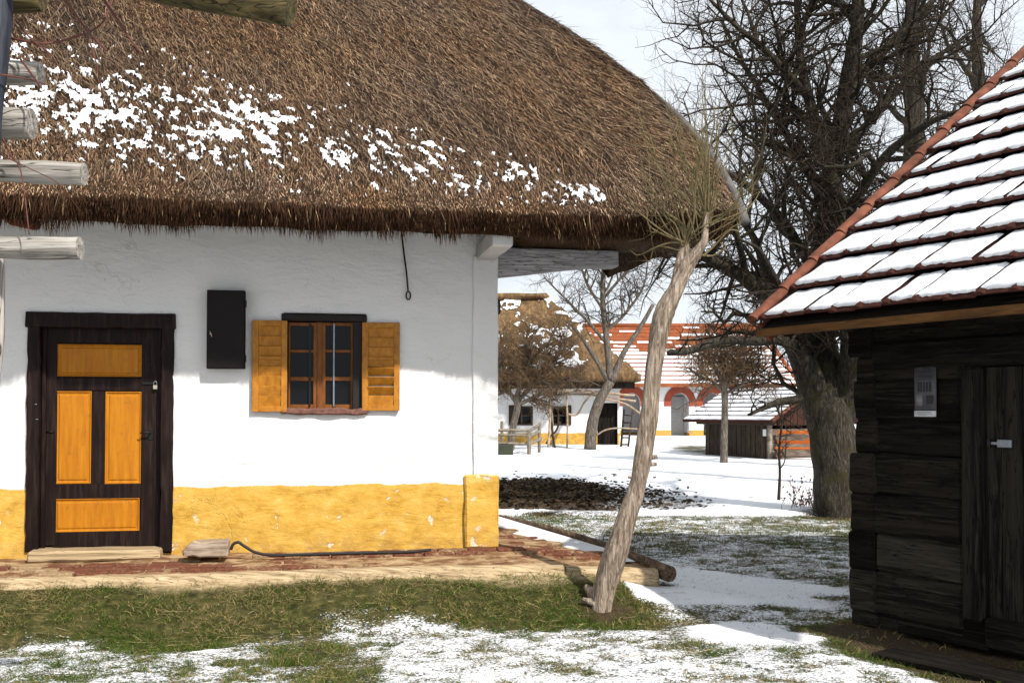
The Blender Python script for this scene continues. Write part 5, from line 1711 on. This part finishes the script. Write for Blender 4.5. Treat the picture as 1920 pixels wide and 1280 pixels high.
# ------------------------------------------------------------------ far thatched house
def far_house():
    Y0 = 40.0; gzv = .30
    o = thing('far_thatched_house', 'distant white house with brown thatch, ochre band and two small windows', 'house', (0, Y0, gzv))
    pl = plaster_mat('far_plaster', 1.1 - .62)
    X0, X1 = -8.0, at(1162, 800, Y0).x
    def X(px): return at(px, 780, Y0).x
    def Z(py): return at(1000, py, Y0).z - gzv
    ops = [(X(957), X(999), Z(797), Z(761)), (X(1030), X(1064), Z(797), Z(761)), (X(1120), X(1158), 0, Z(755))]
    xs = sorted({X0, X1, *[v for q in ops for v in q[:2]]}); zs = sorted({-.3, 2.55, *[v for q in ops for v in q[2:]]})
    V = []; F = []
    for i in range(len(xs) - 1):
        for j in range(len(zs) - 1):
            xc, zc = (xs[i] + xs[i + 1]) / 2, (zs[j] + zs[j + 1]) / 2
            if any(q[0] < xc < q[1] and q[2] < zc < q[3] for q in ops): continue
            b = len(V); V += [(xs[i], 0, zs[j]), (xs[i + 1], 0, zs[j]), (xs[i + 1], 0, zs[j + 1]), (xs[i], 0, zs[j + 1])]; F.append((b, b + 1, b + 2, b + 3))
    b = len(V); V += [(X1, 0, -.3), (X1, 7, -.3), (X1, 7, 2.55), (X1, 0, 2.55), (X0, 0, -.3), (X0, 7, -.3), (X0, 7, 2.55), (X0, 0, 2.55)]
    F += [(b, b + 1, b + 2, b + 3), (b + 5, b + 4, b + 7, b + 6), (b + 1, b + 5, b + 6, b + 2)]
    link('wall', mesh_pd('wall', V, F, pl), None, o)
    for q in ops[:2]:
        w = box('window', (q[0], .10, q[2]), (q[1], .14, q[3]), GLASS, o, bev=0, amp=0)
        t_ = .07
        boxes('frame', [((q[0], -.03, q[2]), (q[0] + t_, .1, q[3])), ((q[1] - t_, -.03, q[2]), (q[1], .1, q[3])), ((q[0] + t_, -.03, q[3] - t_), (q[1] - t_, .1, q[3])), ((q[0] + t_, -.03, q[2]), (q[1] - t_, .1, q[2] + t_)),
                        (((q[0] + q[1]) / 2 - .03, .02, q[2] + t_), ((q[0] + q[1]) / 2 + .03, .1, q[3] - t_)), ((q[0] + t_, .03, (q[2] + q[3]) / 2 - .02), (q[1] - t_, .1, (q[2] + q[3]) / 2 + .02))], W_FAR, w, bev=.005, amp=0)
    wq = ops[0]
    box('shutter', (wq[0] - .06, -.05, wq[2]), (wq[0] + .16, -.035, wq[3] + .03), W_FAR, o, bev=.005, amp=0)
    box('shutter', (ops[1][1] - .05, -.05, wq[2]), (ops[1][1] + .14, -.035, wq[3] + .03), W_FAR, o, bev=.005, amp=0)
    q = ops[2]; d = box('door', (q[0], .14, -.1), (q[1], .2, q[3]), W_DARK_Z, o, bev=0, amp=0)
    for k in range(3):
        box('plank', (q[0] + (q[1] - q[0]) * k / 3 + .01, .12, -.1), (q[0] + (q[1] - q[0]) * (k + 1) / 3 - .01, .138, q[3] - .02), W_DARK_Z, d, bev=.005, amp=0)
    box('dark_eave_strip', (X0, -.5, 2.12), (X1 + .5, -.2, 2.42), W_FAR, o, bev=.02, amp=.02, cuts=6)  # dark strip added in place of the eave's shade on the wall
    # hipped thatch
    ex = at(1202, 735, 39).x; ax = 1.38; az = 6.16 - gzv
    ez = 2.62; yf = -1.0; yr = 3.3
    xs = np.linspace(X0 - .5, ex, 110); ys = np.linspace(yf, 2 * yr - yf, 70)
    GXX, GYY = np.meshgrid(xs, ys); x, y = GXX.ravel(), GYY.ravel()
    kf = (az - ez) / (yr - yf); ke = (az - ez) / (ex - ax)
    a = np.minimum(y - yf, 2 * yr - yf - y)
    z = ez + np.minimum(kf * a, ke * (ex - x)) + .22 * (fbm(x * 1.1, y * 1.1, 88, 4) - .5) + .12 * (fbm(x * 4, y * 4, 89, 3) - .5)
    zb = np.maximum(2.36, z - .45 - .0 * a); zb = np.minimum(zb, z - .1)
    n = len(x); idx = np.arange(n).reshape(70, 110)
    F1 = np.stack([idx[:-1, :-1], idx[:-1, 1:], idx[1:, 1:], idx[1:, :-1]], -1).reshape(-1, 4)
    per = np.concatenate([idx[0, :], idx[1:, -1], idx[-1, -2::-1], idx[-2:0:-1, 0]]); nx_ = np.roll(per, -1)
    m, t, bb = new_mat('far_thatch')
    v = vec_scaled(t, (2.2, 1, 1), rnd=False)
    f = noise_node(t, v, 3.2, 7, .75, .5)
    c = ramp(t, f, [(.3, (.04, .022, .010)), (.5, (.16, .09, .035)), (.7, (.36, .22, .09))])
    t.links.new(c, bb.inputs['Base Color']); bb.inputs['Roughness'].default_value = .95
    set_bump(t, bb, f, 1, .12)
    rf = link('roof', mesh_np('roof', np.concatenate([np.stack([x, y, z], 1), np.stack([x, y, zb], 1)]), np.concatenate([F1, F1[:, ::-1] + n, np.stack([per + n, nx_ + n, nx_, per], 1)]), m, False), None, o)
    # snow on the upper left and in scraps lower down
    sx = np.linspace(X0, ex - .3, 300); sy = np.linspace(yf + .1, yr - .1, 130)
    GA, GB = np.meshgrid(sx, sy); x, y = GA.ravel(), GB.ravel()
    z = ez + np.minimum(kf * (y - yf), ke * (ex - x)) + .22 * (fbm(x * 1.1, y * 1.1, 88, 4) - .5) + .12 * (fbm(x * 4, y * 4, 89, 3) - .5) + .06
    mk = .5 * fbm(x * 1.3, y * 1.6, 95, 3) + .5 * fbm(x * 5, y * 5, 96, 3) + .22 * sstep(2.2, 3.4, y) * sstep(1.0, -.2, x) + .06 * np.exp(-((x - 1.6) / 1.3) ** 2 - ((y - 1.0) / .8) ** 2)
    idx = np.arange(len(x)).reshape(130, 300)
    F = np.stack([idx[:-1, :-1], idx[:-1, 1:], idx[1:, 1:], idx[1:, :-1]], -1).reshape(-1, 4)
    F = F[(mk[F] > .585).all(1)]
    us, inv = np.unique(F.ravel(), return_inverse=True)
    link('roof_snow', mesh_np('roof_snow', np.stack([x, y, z], 1)[us], inv.reshape(-1, 4), SNOW, True), None, rf, kind='stuff')
    box('ridge_cap', (X0, yr - .35, az - .12), (ax + .1, yr + .35, az + .14), m, o, bev=.1, amp=.06, cuts=12)
far_house()

# ------------------------------------------------------------------ far house with tiled roof and arcade
def arcade():
    Y0 = 52.0; g = .42
    o = thing('arcaded_house', 'distant white farmhouse with orange tiled roof, snow stripes and brick edged arches', 'house', (0, Y0, g))
    def X(px, Y=Y0): return at(px, 780, Y).x
    def Z(py, Y=Y0): return at(1000, py, Y).z - g
    X0, X1 = X(1100), X(1474)
    pl = plaster_mat('arcade_plaster', .12)
    ze = Z(722)
    arches = []
    for c in (1180, 1212 - 0, 1275, 1338): pass
    for c in (1184, 1275, 1336): arches.append((X(c - 17), X(c + 17)))
    spring = Z(754)
    xs = np.unique(np.concatenate([np.linspace(X0, X1, 140)] + [np.linspace(a, b, 13) for a, b in arches] + [[a - 1e-3, b + 1e-3] for a, b in arches]))
    lo = np.full(len(xs), -.3)
    for a, b in arches:
        m_ = (xs >= a - 1e-6) & (xs <= b + 1e-6)
        c = (a + b) / 2; r = (b - a) / 2
        lo[m_] = spring + np.sqrt(np.maximum(0, r * r - (xs[m_] - c) ** 2)) * 1.05
    V = []; F = []
    n = len(xs)
    for y in (0, .4):
        for x, l in zip(xs, lo): V.append((x, y, l))
        for x in xs: V.append((x, y, ze + .1))
    for i in range(n - 1):
        F.append((i, i + 1, n + i + 1, n + i)); F.append((2 * n + i + 1, 2 * n + i, 3 * n + i, 3 * n + i + 1)); F.append((i, 2 * n + i, 2 * n + i + 1, i + 1))
    link('wall', mesh_pd('wall', V, F, pl), None, o)
    V = [(X0, 1.8, -.3), (X1, 1.8, -.3), (X1, 1.8, ze), (X0, 1.8, ze), (X1, 0, -.3), (X1, 7, -.3), (X1, 7, ze), (X1, 0, ze), (X0, 0, -.3), (X0, 7, -.3), (X0, 7, ze), (X0, 0, ze)]
    link('porch_wall', mesh_pd('porch_wall', V, [(0, 1, 2, 3), (4, 5, 6, 7), (9, 8, 11, 10)], pl), None, o)
    a, b = arches[1]
    box('niche_door', (a + .12, 1.0, -.2), (b - .1, 1.06, spring + .3), plain('grey_white_door', (.5, .49, .48), .8, var=.15, scale=2), o, bev=.01, amp=0)
    box('niche_wall', (a - .6, 1.1, -.3), (b + .6, 1.3, ze), pl, o, bev=0, amp=0)
    ring = plain('red_arch_brick', (.30, .06, .032), .9, var=.3, scale=3)
    for a, b in arches:
        c = (a + b) / 2; r = (b - a) / 2
        V = []; F = []; k = 18
        for i in range(k + 1):
            an = math.pi * (1.0 - i / k)
            for rr in (r, r + .33):
                for y in (-.03, .05): V.append((c + math.cos(an) * rr, y, spring + math.sin(an) * rr * 1.05))
        for i in range(k):
            q = i * 4
            F += [(q, q + 2, q + 6, q + 4), (q + 1, q + 5, q + 7, q + 3), (q + 2, q + 3, q + 7, q + 6), (q, q + 4, q + 5, q + 1)]
        for s_ in (a - .33, b):
            q = len(V); V += [(s_, -.03, spring - .18), (s_ + .33, -.03, spring - .18), (s_ + .33, -.03, spring), (s_, -.03, spring)]; F.append((q, q + 1, q + 2, q + 3))
        link('arch_ring', mesh_pd('arch_ring', V, F, ring), None, o)
    ochre = plain('ochre_plinth', (.52, .29, .06), .9, var=.3, scale=2)
    for i, (xa, xb) in enumerate(((X0, arches[0][0]), (arches[0][1], arches[1][0]), (arches[1][1], arches[2][0]), (arches[2][1], X1))):
        box('plinth', (xa, -.04, -.3), (xb, .0, .26), ochre, o, bev=.01, amp=0)
    # tiled slope in courses; the lower ones carry snow
    yr = 4.2; zr = Z(613, Y0 + yr); yf = -.6; zf = ze - .05; XR = X(1422, Y0 + yr)
    nrow = 15
    for r in range(nrow):
        f0, f1 = r / nrow, (r + 1) / nrow
        ya, yb = yf + (yr - yf) * f0, yf + (yr - yf) * f1; za, zb = zf + (zr - zf) * f0, zf + (zr - zf) * f1
        xa1 = X1 + .5 + (XR - X1 - .5) * f0; xb1 = X1 + .5 + (XR - X1 - .5) * f1
        V = [(X0, ya, za + .10), (xa1, ya, za + .10), (xb1, yb, zb + .04), (X0, yb, zb + .04), (X0, ya, za - .05), (xa1, ya, za - .05), (xb1, yb, zb - .05), (X0, yb, zb - .05)]
        t_ = link('tile_course', mesh_pd('tile_course', V, [(0, 1, 2, 3), (4, 7, 6, 5), (0, 4, 5, 1), (1, 5, 6, 2), (3, 2, 6, 7), (0, 3, 7, 4)], TILE_OR), None, o)
        # snow scraps along the course
        R_ = random.Random(r)
        SV = []; SF = []
        x = X0
        while x < xb1:
            w = R_.uniform(.15, 1.2)
            cover = 1.0 if r < 8 else (.75 if r < 9 else (.55 if r < 10 else (.4 if r < 11 else .2)))
            if R_.random() < cover:
                e = min(x + w + .02, xb1)
                i0 = .12 + R_.uniform(0, .10); i1 = R_.uniform(.86, .98) if cover == 1 else R_.uniform(.4, .8)
                def pt(xx, f): return (xx, ya + (yb - ya) * f, za + (zb - za) * f + .10 - .06 * f + .035)
                q = len(SV); SV += [pt(x, i0), pt(e, i0), pt(e, i1), pt(x, i1)]; SF.append((q, q + 1, q + 2, q + 3))
                p0, p1 = pt(x, i0), pt(e, i0); q = len(SV); SV += [p0, p1, (p1[0], p1[1], p1[2] - .035), (p0[0], p0[1], p0[2] - .035)]; SF.append((q, q + 3, q + 2, q + 1))
            x += w
        if SF: link('roof_snow', mesh_pd('roof_snow', SV, SF, SNOW), None, t_, kind='stuff')
    V = [(X1 + .5, yf, zf), (X1 + .5, 2 * yr - yf, zf), (XR, yr, zr + .08), (X0, yr, zr + .08), (X0, 2 * yr - yf, zf)]
    link('hip_slope', mesh_pd('hip_slope', V, [(0, 1, 2), (1, 4, 3, 2)], TILE_OR), None, o)
    tb = Tubes(); tb.add([Vector((X0, yr, zr + .06)), Vector((XR, yr, zr + .06))], .13, 8); tb.add([Vector((XR, yr, zr + .06)), Vector((X1 + .5, yf, zf + .06))], .12, 8); tb.build('ridge_tiles', TILE_OR, o)
arcade()

# ------------------------------------------------------------------ the low shed
def shed():
    A = at(1322, 842, 33.2); B = at(1444, 861, 30.8)
    g = gz1(B.x, B.y)
    dirx = Vector((B.x - A.x, B.y - A.y, 0)); Lx = dirx.length; dirx.normalize()
    ang = math.atan2(dirx.y, dirx.x)
    o = thing('low_shed', 'low dark plank shed with snow covered tiled roof behind the orchard tree', 'shed', (A.x, A.y, g - .02), ang)
    D = 2.9; h = 1.08
    boards = 14
    for i in range(boards):
        box('plank', (Lx * i / boards + .008, random.uniform(-.012, .012), -.12), (Lx * (i + 1) / boards - .008, .045, h), W_FAR, o, bev=.006, amp=.006)
    red = wood('red_brown_boards', (.02, .008, .005), (.042, .016, .010), (.08, .032, .02), (6, 6, .8), 5)
    for i in range(11):
        y0 = D * i / 11
        yc = y0 + D / 22; top = h + .78 * (1 - abs(yc / (D / 2) - 1)) + .05
        box('gable_board', (Lx - .03, y0 + .008, h * .9), (Lx + .02, y0 + D / 11 - .008, top), red, o, bev=.006, amp=.004)
    for i in range(5):
        box('wall_board', (Lx - .02, .03, -.12 + .2 * i), (Lx + .035, D, -.12 + .2 * i + .19), wood('grey_brown_boards', (.05, .035, .025), (.11, .08, .06), (.19, .15, .12), (4, .8, 4), 4) if i == 0 else bpy.data.materials['grey_brown_boards'], o, bev=.006, amp=.006, cuts=3)
    box('rear_wall', (0, D - .05, -.1), (Lx, D, h), W_FAR, o, bev=.01, amp=0)
    box('end_wall', (0, .05, -.1), (.05, D - .06, h), W_FAR, o, bev=.01, amp=0)
    # roof: front slope in courses with snow
    yf, yr = -.42, D / 2; zf = h - .02; zr = h + .98
    xa, xb = -.55, Lx + .5
    nrow = 8
    for r in range(nrow):
        f0, f1 = r / nrow, (r + 1) / nrow
        ya, yb = yf + (yr - yf) * f0, yf + (yr - yf) * f1; za, zb = zf + (zr - zf) * f0, zf + (zr - zf) * f1
        V = [(xa, ya, za + .07), (xb, ya, za + .07), (xb, yb, zb + .02), (xa, yb, zb + .02), (xa, ya, za - .01), (xb, ya, za - .01), (xb, yb, zb - .05), (xa, yb, zb - .05)]
        t_ = link('tile_course', mesh_pd('tile_course', V, [(0, 1, 2, 3), (4, 7, 6, 5), (0, 4, 5, 1), (1, 5, 6, 2), (3, 2, 6, 7), (0, 3, 7, 4)], TILE), None, o)
        n = 40; SV = []; SF = []
        for i in range(n + 1):
            x = xa + .03 + (xb - xa - .06) * i / n
            for f, e in ((.10 + .10 * mnoise.noise(Vector((x * 4, r * 2.2, 0))), 0), (.12 + .1 * mnoise.noise(Vector((x * 4, r * 2.2, 0))), .035), (.97, .035)):
                SV.append((x, ya + (yb - ya) * f, za + (zb - za) * f + .07 - .05 * f + e))
        for i in range(n):
            for k in range(2): SF.append((i * 3 + k, i * 3 + 3 + k, i * 3 + 4 + k, i * 3 + 1 + k))
        link('roof_snow', mesh_pd('roof_snow', SV, SF, SNOW, True), None, t_, kind='stuff')
    V = [(xa, yr, zr + .02), (xb, yr, zr + .02), (xb, D + .42, zf), (xa, D + .42, zf), (xa, yr, zr - .05), (xb, yr, zr - .05), (xb, D + .42, zf - .07), (xa, D + .42, zf - .07)]
    link('rear_slope', mesh_pd('rear_slope', V, [(0, 1, 2, 3), (4, 7, 6, 5), (0, 4, 5, 1), (1, 5, 6, 2), (3, 2, 6, 7), (0, 3, 7, 4)], TILE), None, o)
    for (y0, z0, y1, z1) in ((yf, zf, yr, zr), (D + .42, zf, yr, zr)):
        tb = Tubes(); tb.add([Vector((xb + .02, y0, z0 + .05)), Vector((xb + .02, y1, z1 + .05))], .06, 8); tb.build('verge_tile', VERGE, o)
    tb = Tubes(); tb.add([Vector((xa, yr, zr + .05)), Vector((xb, yr, zr + .05))], .07, 8); tb.build('ridge_tiles', VERGE, o)
    box('corner_post', (Lx - .06, -.05, -.12), (Lx + .04, .06, h), W_FARGREY, o, bev=.01, amp=.006, cuts=3)
    box('dark_eave_strip', (-.3, -.1, h - .1), (Lx + .3, -.03, h + .02), W_FAR, o, bev=.01, amp=.005, cuts=3)  # wall plate along the shed front
    box('white_plate', (Lx - .26, -.03, h * .62), (Lx - .12, -.018, h * .80), plain('white_enamel', (.7, .7, .68), .5), o, bev=.003, amp=0)
    # orange painted trestle beside the gable
    orange = wood('orange_painted_wood', (.30, .06, .010), (.42, .10, .016), (.52, .15, .03), (1, 1, 1), 6)
    c = at(1500, 848, 30.5)
    p = thing('orange_bench', 'orange painted slatted bench standing against the shed gable', 'bench', (c.x, c.y, gz1(c.x, c.y)), ang * .3)
    for z in (.72, .44):
        box('backrest_slat', (-.62, 0, z), (.55, .03, z + .09), orange, p, bev=.006, amp=.003)
    box('seat', (-.66, -.34, .30), (.6, 0, .345), orange, p, bev=.006, amp=.003)
    for x in (-.58, .48):
        box('leg', (x, -.32, -.05), (x + .06, -.26, .30), orange, p, bev=.006, amp=.002)
        box('leg', (x, .031, -.05), (x + .06, .08, .82), orange, p, bev=.006, amp=.002)
    bm = rbox_bm((.1, .032, .46), (.5, .06, .52), bev=.004, amp=0)
    for v in bm.verts: v.co.z += (v.co.x - .1) * .65
    link('brace', bm_mesh('brace', bm, orange), None, p)
shed()

# ------------------------------------------------------------------ small far furniture
def fence():
    Y = 34.0; g = gz1(at(970, 850, Y).x, Y)
    def P(px, py, dy=0): return at(px, py, Y + dy)
    b = P(970, 850)
    o = thing('wooden_fence', 'short grey wooden rail fence on snow left of the far house windows', 'fence', (b.x, Y, g))
    off = o.location
    def bar(name, p, q, w):
        tb = Tubes(); tb.add([p - off, (p + q) / 2 - off, q - off], [w, w * 1.05, w], 6, rough=.1); tb.build(name, W_FARGREY, o, smooth=False)
    for px, py, dy, w in ((941, 789, 0, .055), (992, 806, -.8, .07), (1011, 794, .4, .055), (925, 800, -.5, .06)):
        t = P(px, py, dy); bar('post', Vector((t.x, t.y, g - .15)), t, w)
    bar('rail', P(922, 806, -.5), P(995, 807, -.8), .05); bar('rail', P(992, 808, -.8), P(1013, 795, .4), .05)
    bar('rail', P(925, 815, -.5), P(994, 816, -.82), .04); bar('rail', P(992, 818, -.8), P(1012, 808, .4), .045)
    bar('rail', P(922, 831, -.5), P(995, 832, -.8), .05); bar('rail', P(992, 832, -.8), P(1014, 822, .4), .05)
    c = P(945, 850, -.9)
    m = plain('dark_green_trough', (.03, .035, .018), .8, var=.4, scale=6)
    bx = thing('trough', 'dark mossy wooden trough below the short grey rail fence', 'trough', (c.x, c.y, gz1(c.x, c.y) - .02))
    boxes('trough_side', [((-.5, -.22, 0), (.28, -.17, .32)), ((-.5, .17, 0), (.28, .22, .32)), ((-.5, -.17, 0), (-.45, .17, .32)), ((.23, -.17, 0), (.28, .17, .32))], m, bx, bev=.01, amp=.006)
    box('trough_floor', (-.45, -.17, .02), (.23, .17, .06), m, bx, bev=.0, amp=.0)
fence()
def pole_rack():
    Y = 37.5; g = gz1(at(1060, 835, Y).x, Y)
    o = thing('pole_rack', 'long peeled poles resting on thin forked posts before the far house', 'rack', (at(1060, 835, Y).x, Y, g))
    off = o.location.copy()
    pole = wood('peeled_pole', (.2, .14, .09), (.36, .27, .19), (.5, .4, .3), (1, 1, 1), 6)
    def T(name, pts, r, mat):
        P = smooth_path([at(px, py, Y + dy) - off for px, py, dy in pts], 4)
        tb = Tubes(); tb.add(P, r, 6, rough=.12); tb.build(name, mat, o)
    T('pole', [(1004, 737, 0), (1070, 733, 0), (1130, 738, .1), (1190, 741, .2)], .045, pole)
    T('pole', [(1020, 741, .1), (1090, 739, .1), (1150, 746, .2), (1192, 752, .3)], .045, pole)
    T('pole', [(1040, 735, -.2), (1090, 732, -.2), (1165, 739, 0)], .04, pole)
    T('pole', [(1120, 746, 0), (1170, 756, 0), (1200, 775, 0)], .04, pole)
    T('post', [(1028, 838, 0), (1031, 790, 0), (1031, 738, 0)], .05, pole)
    T('post', [(1037, 838, .3), (1036, 790, .3), (1032, 745, .3)], .035, W_FARGREY)
    T('post', [(1063, 842, 0), (1064, 790, 0), (1062, 735, 0)], .035, pole)
    T('post', [(1064, 776, 0), (1082, 777, 0), (1095, 755, 0), (1112, 737, 0)], .04, pole)
    T('post', [(1024, 832, .1), (1032, 818, .1), (1042, 808, .1), (1050, 790, .1)], .04, W_FAR)
    T('post', [(1041, 840, .2), (1036, 815, .2), (1034, 790, .2)], .04, W_FAR)
    T('rail', [(1118, 816, -.3), (1135, 806, -.3), (1160, 802, -.3), (1195, 804, -.3)], .03, pole)
pole_rack()
def ladder():
    Y = 38.5; g = gz1(at(1178, 838, Y).x, Y)
    o = thing('ladder', 'rickety dark wooden ladder leaning beside the far black doorway', 'ladder', (at(1178, 838, Y).x, Y, g))
    off = o.location.copy()
    def T(name, a, b, r):
        tb = Tubes(); tb.add([at(*a) - off, at(*b) - off], r, 6, rough=.1); tb.build(name, W_FAR, o)
    T('rail', (1164, 842, Y), (1170, 768, Y + .4), .045); T('rail', (1177, 845, Y - .2), (1187, 762, Y + .3), .04)
    for y in (778, 792, 806, 820, 833): T('rung', (1165 + (842 - y) * .08, y, Y + .1), (1178 + (842 - y) * .12, y, Y), .03)
ladder()
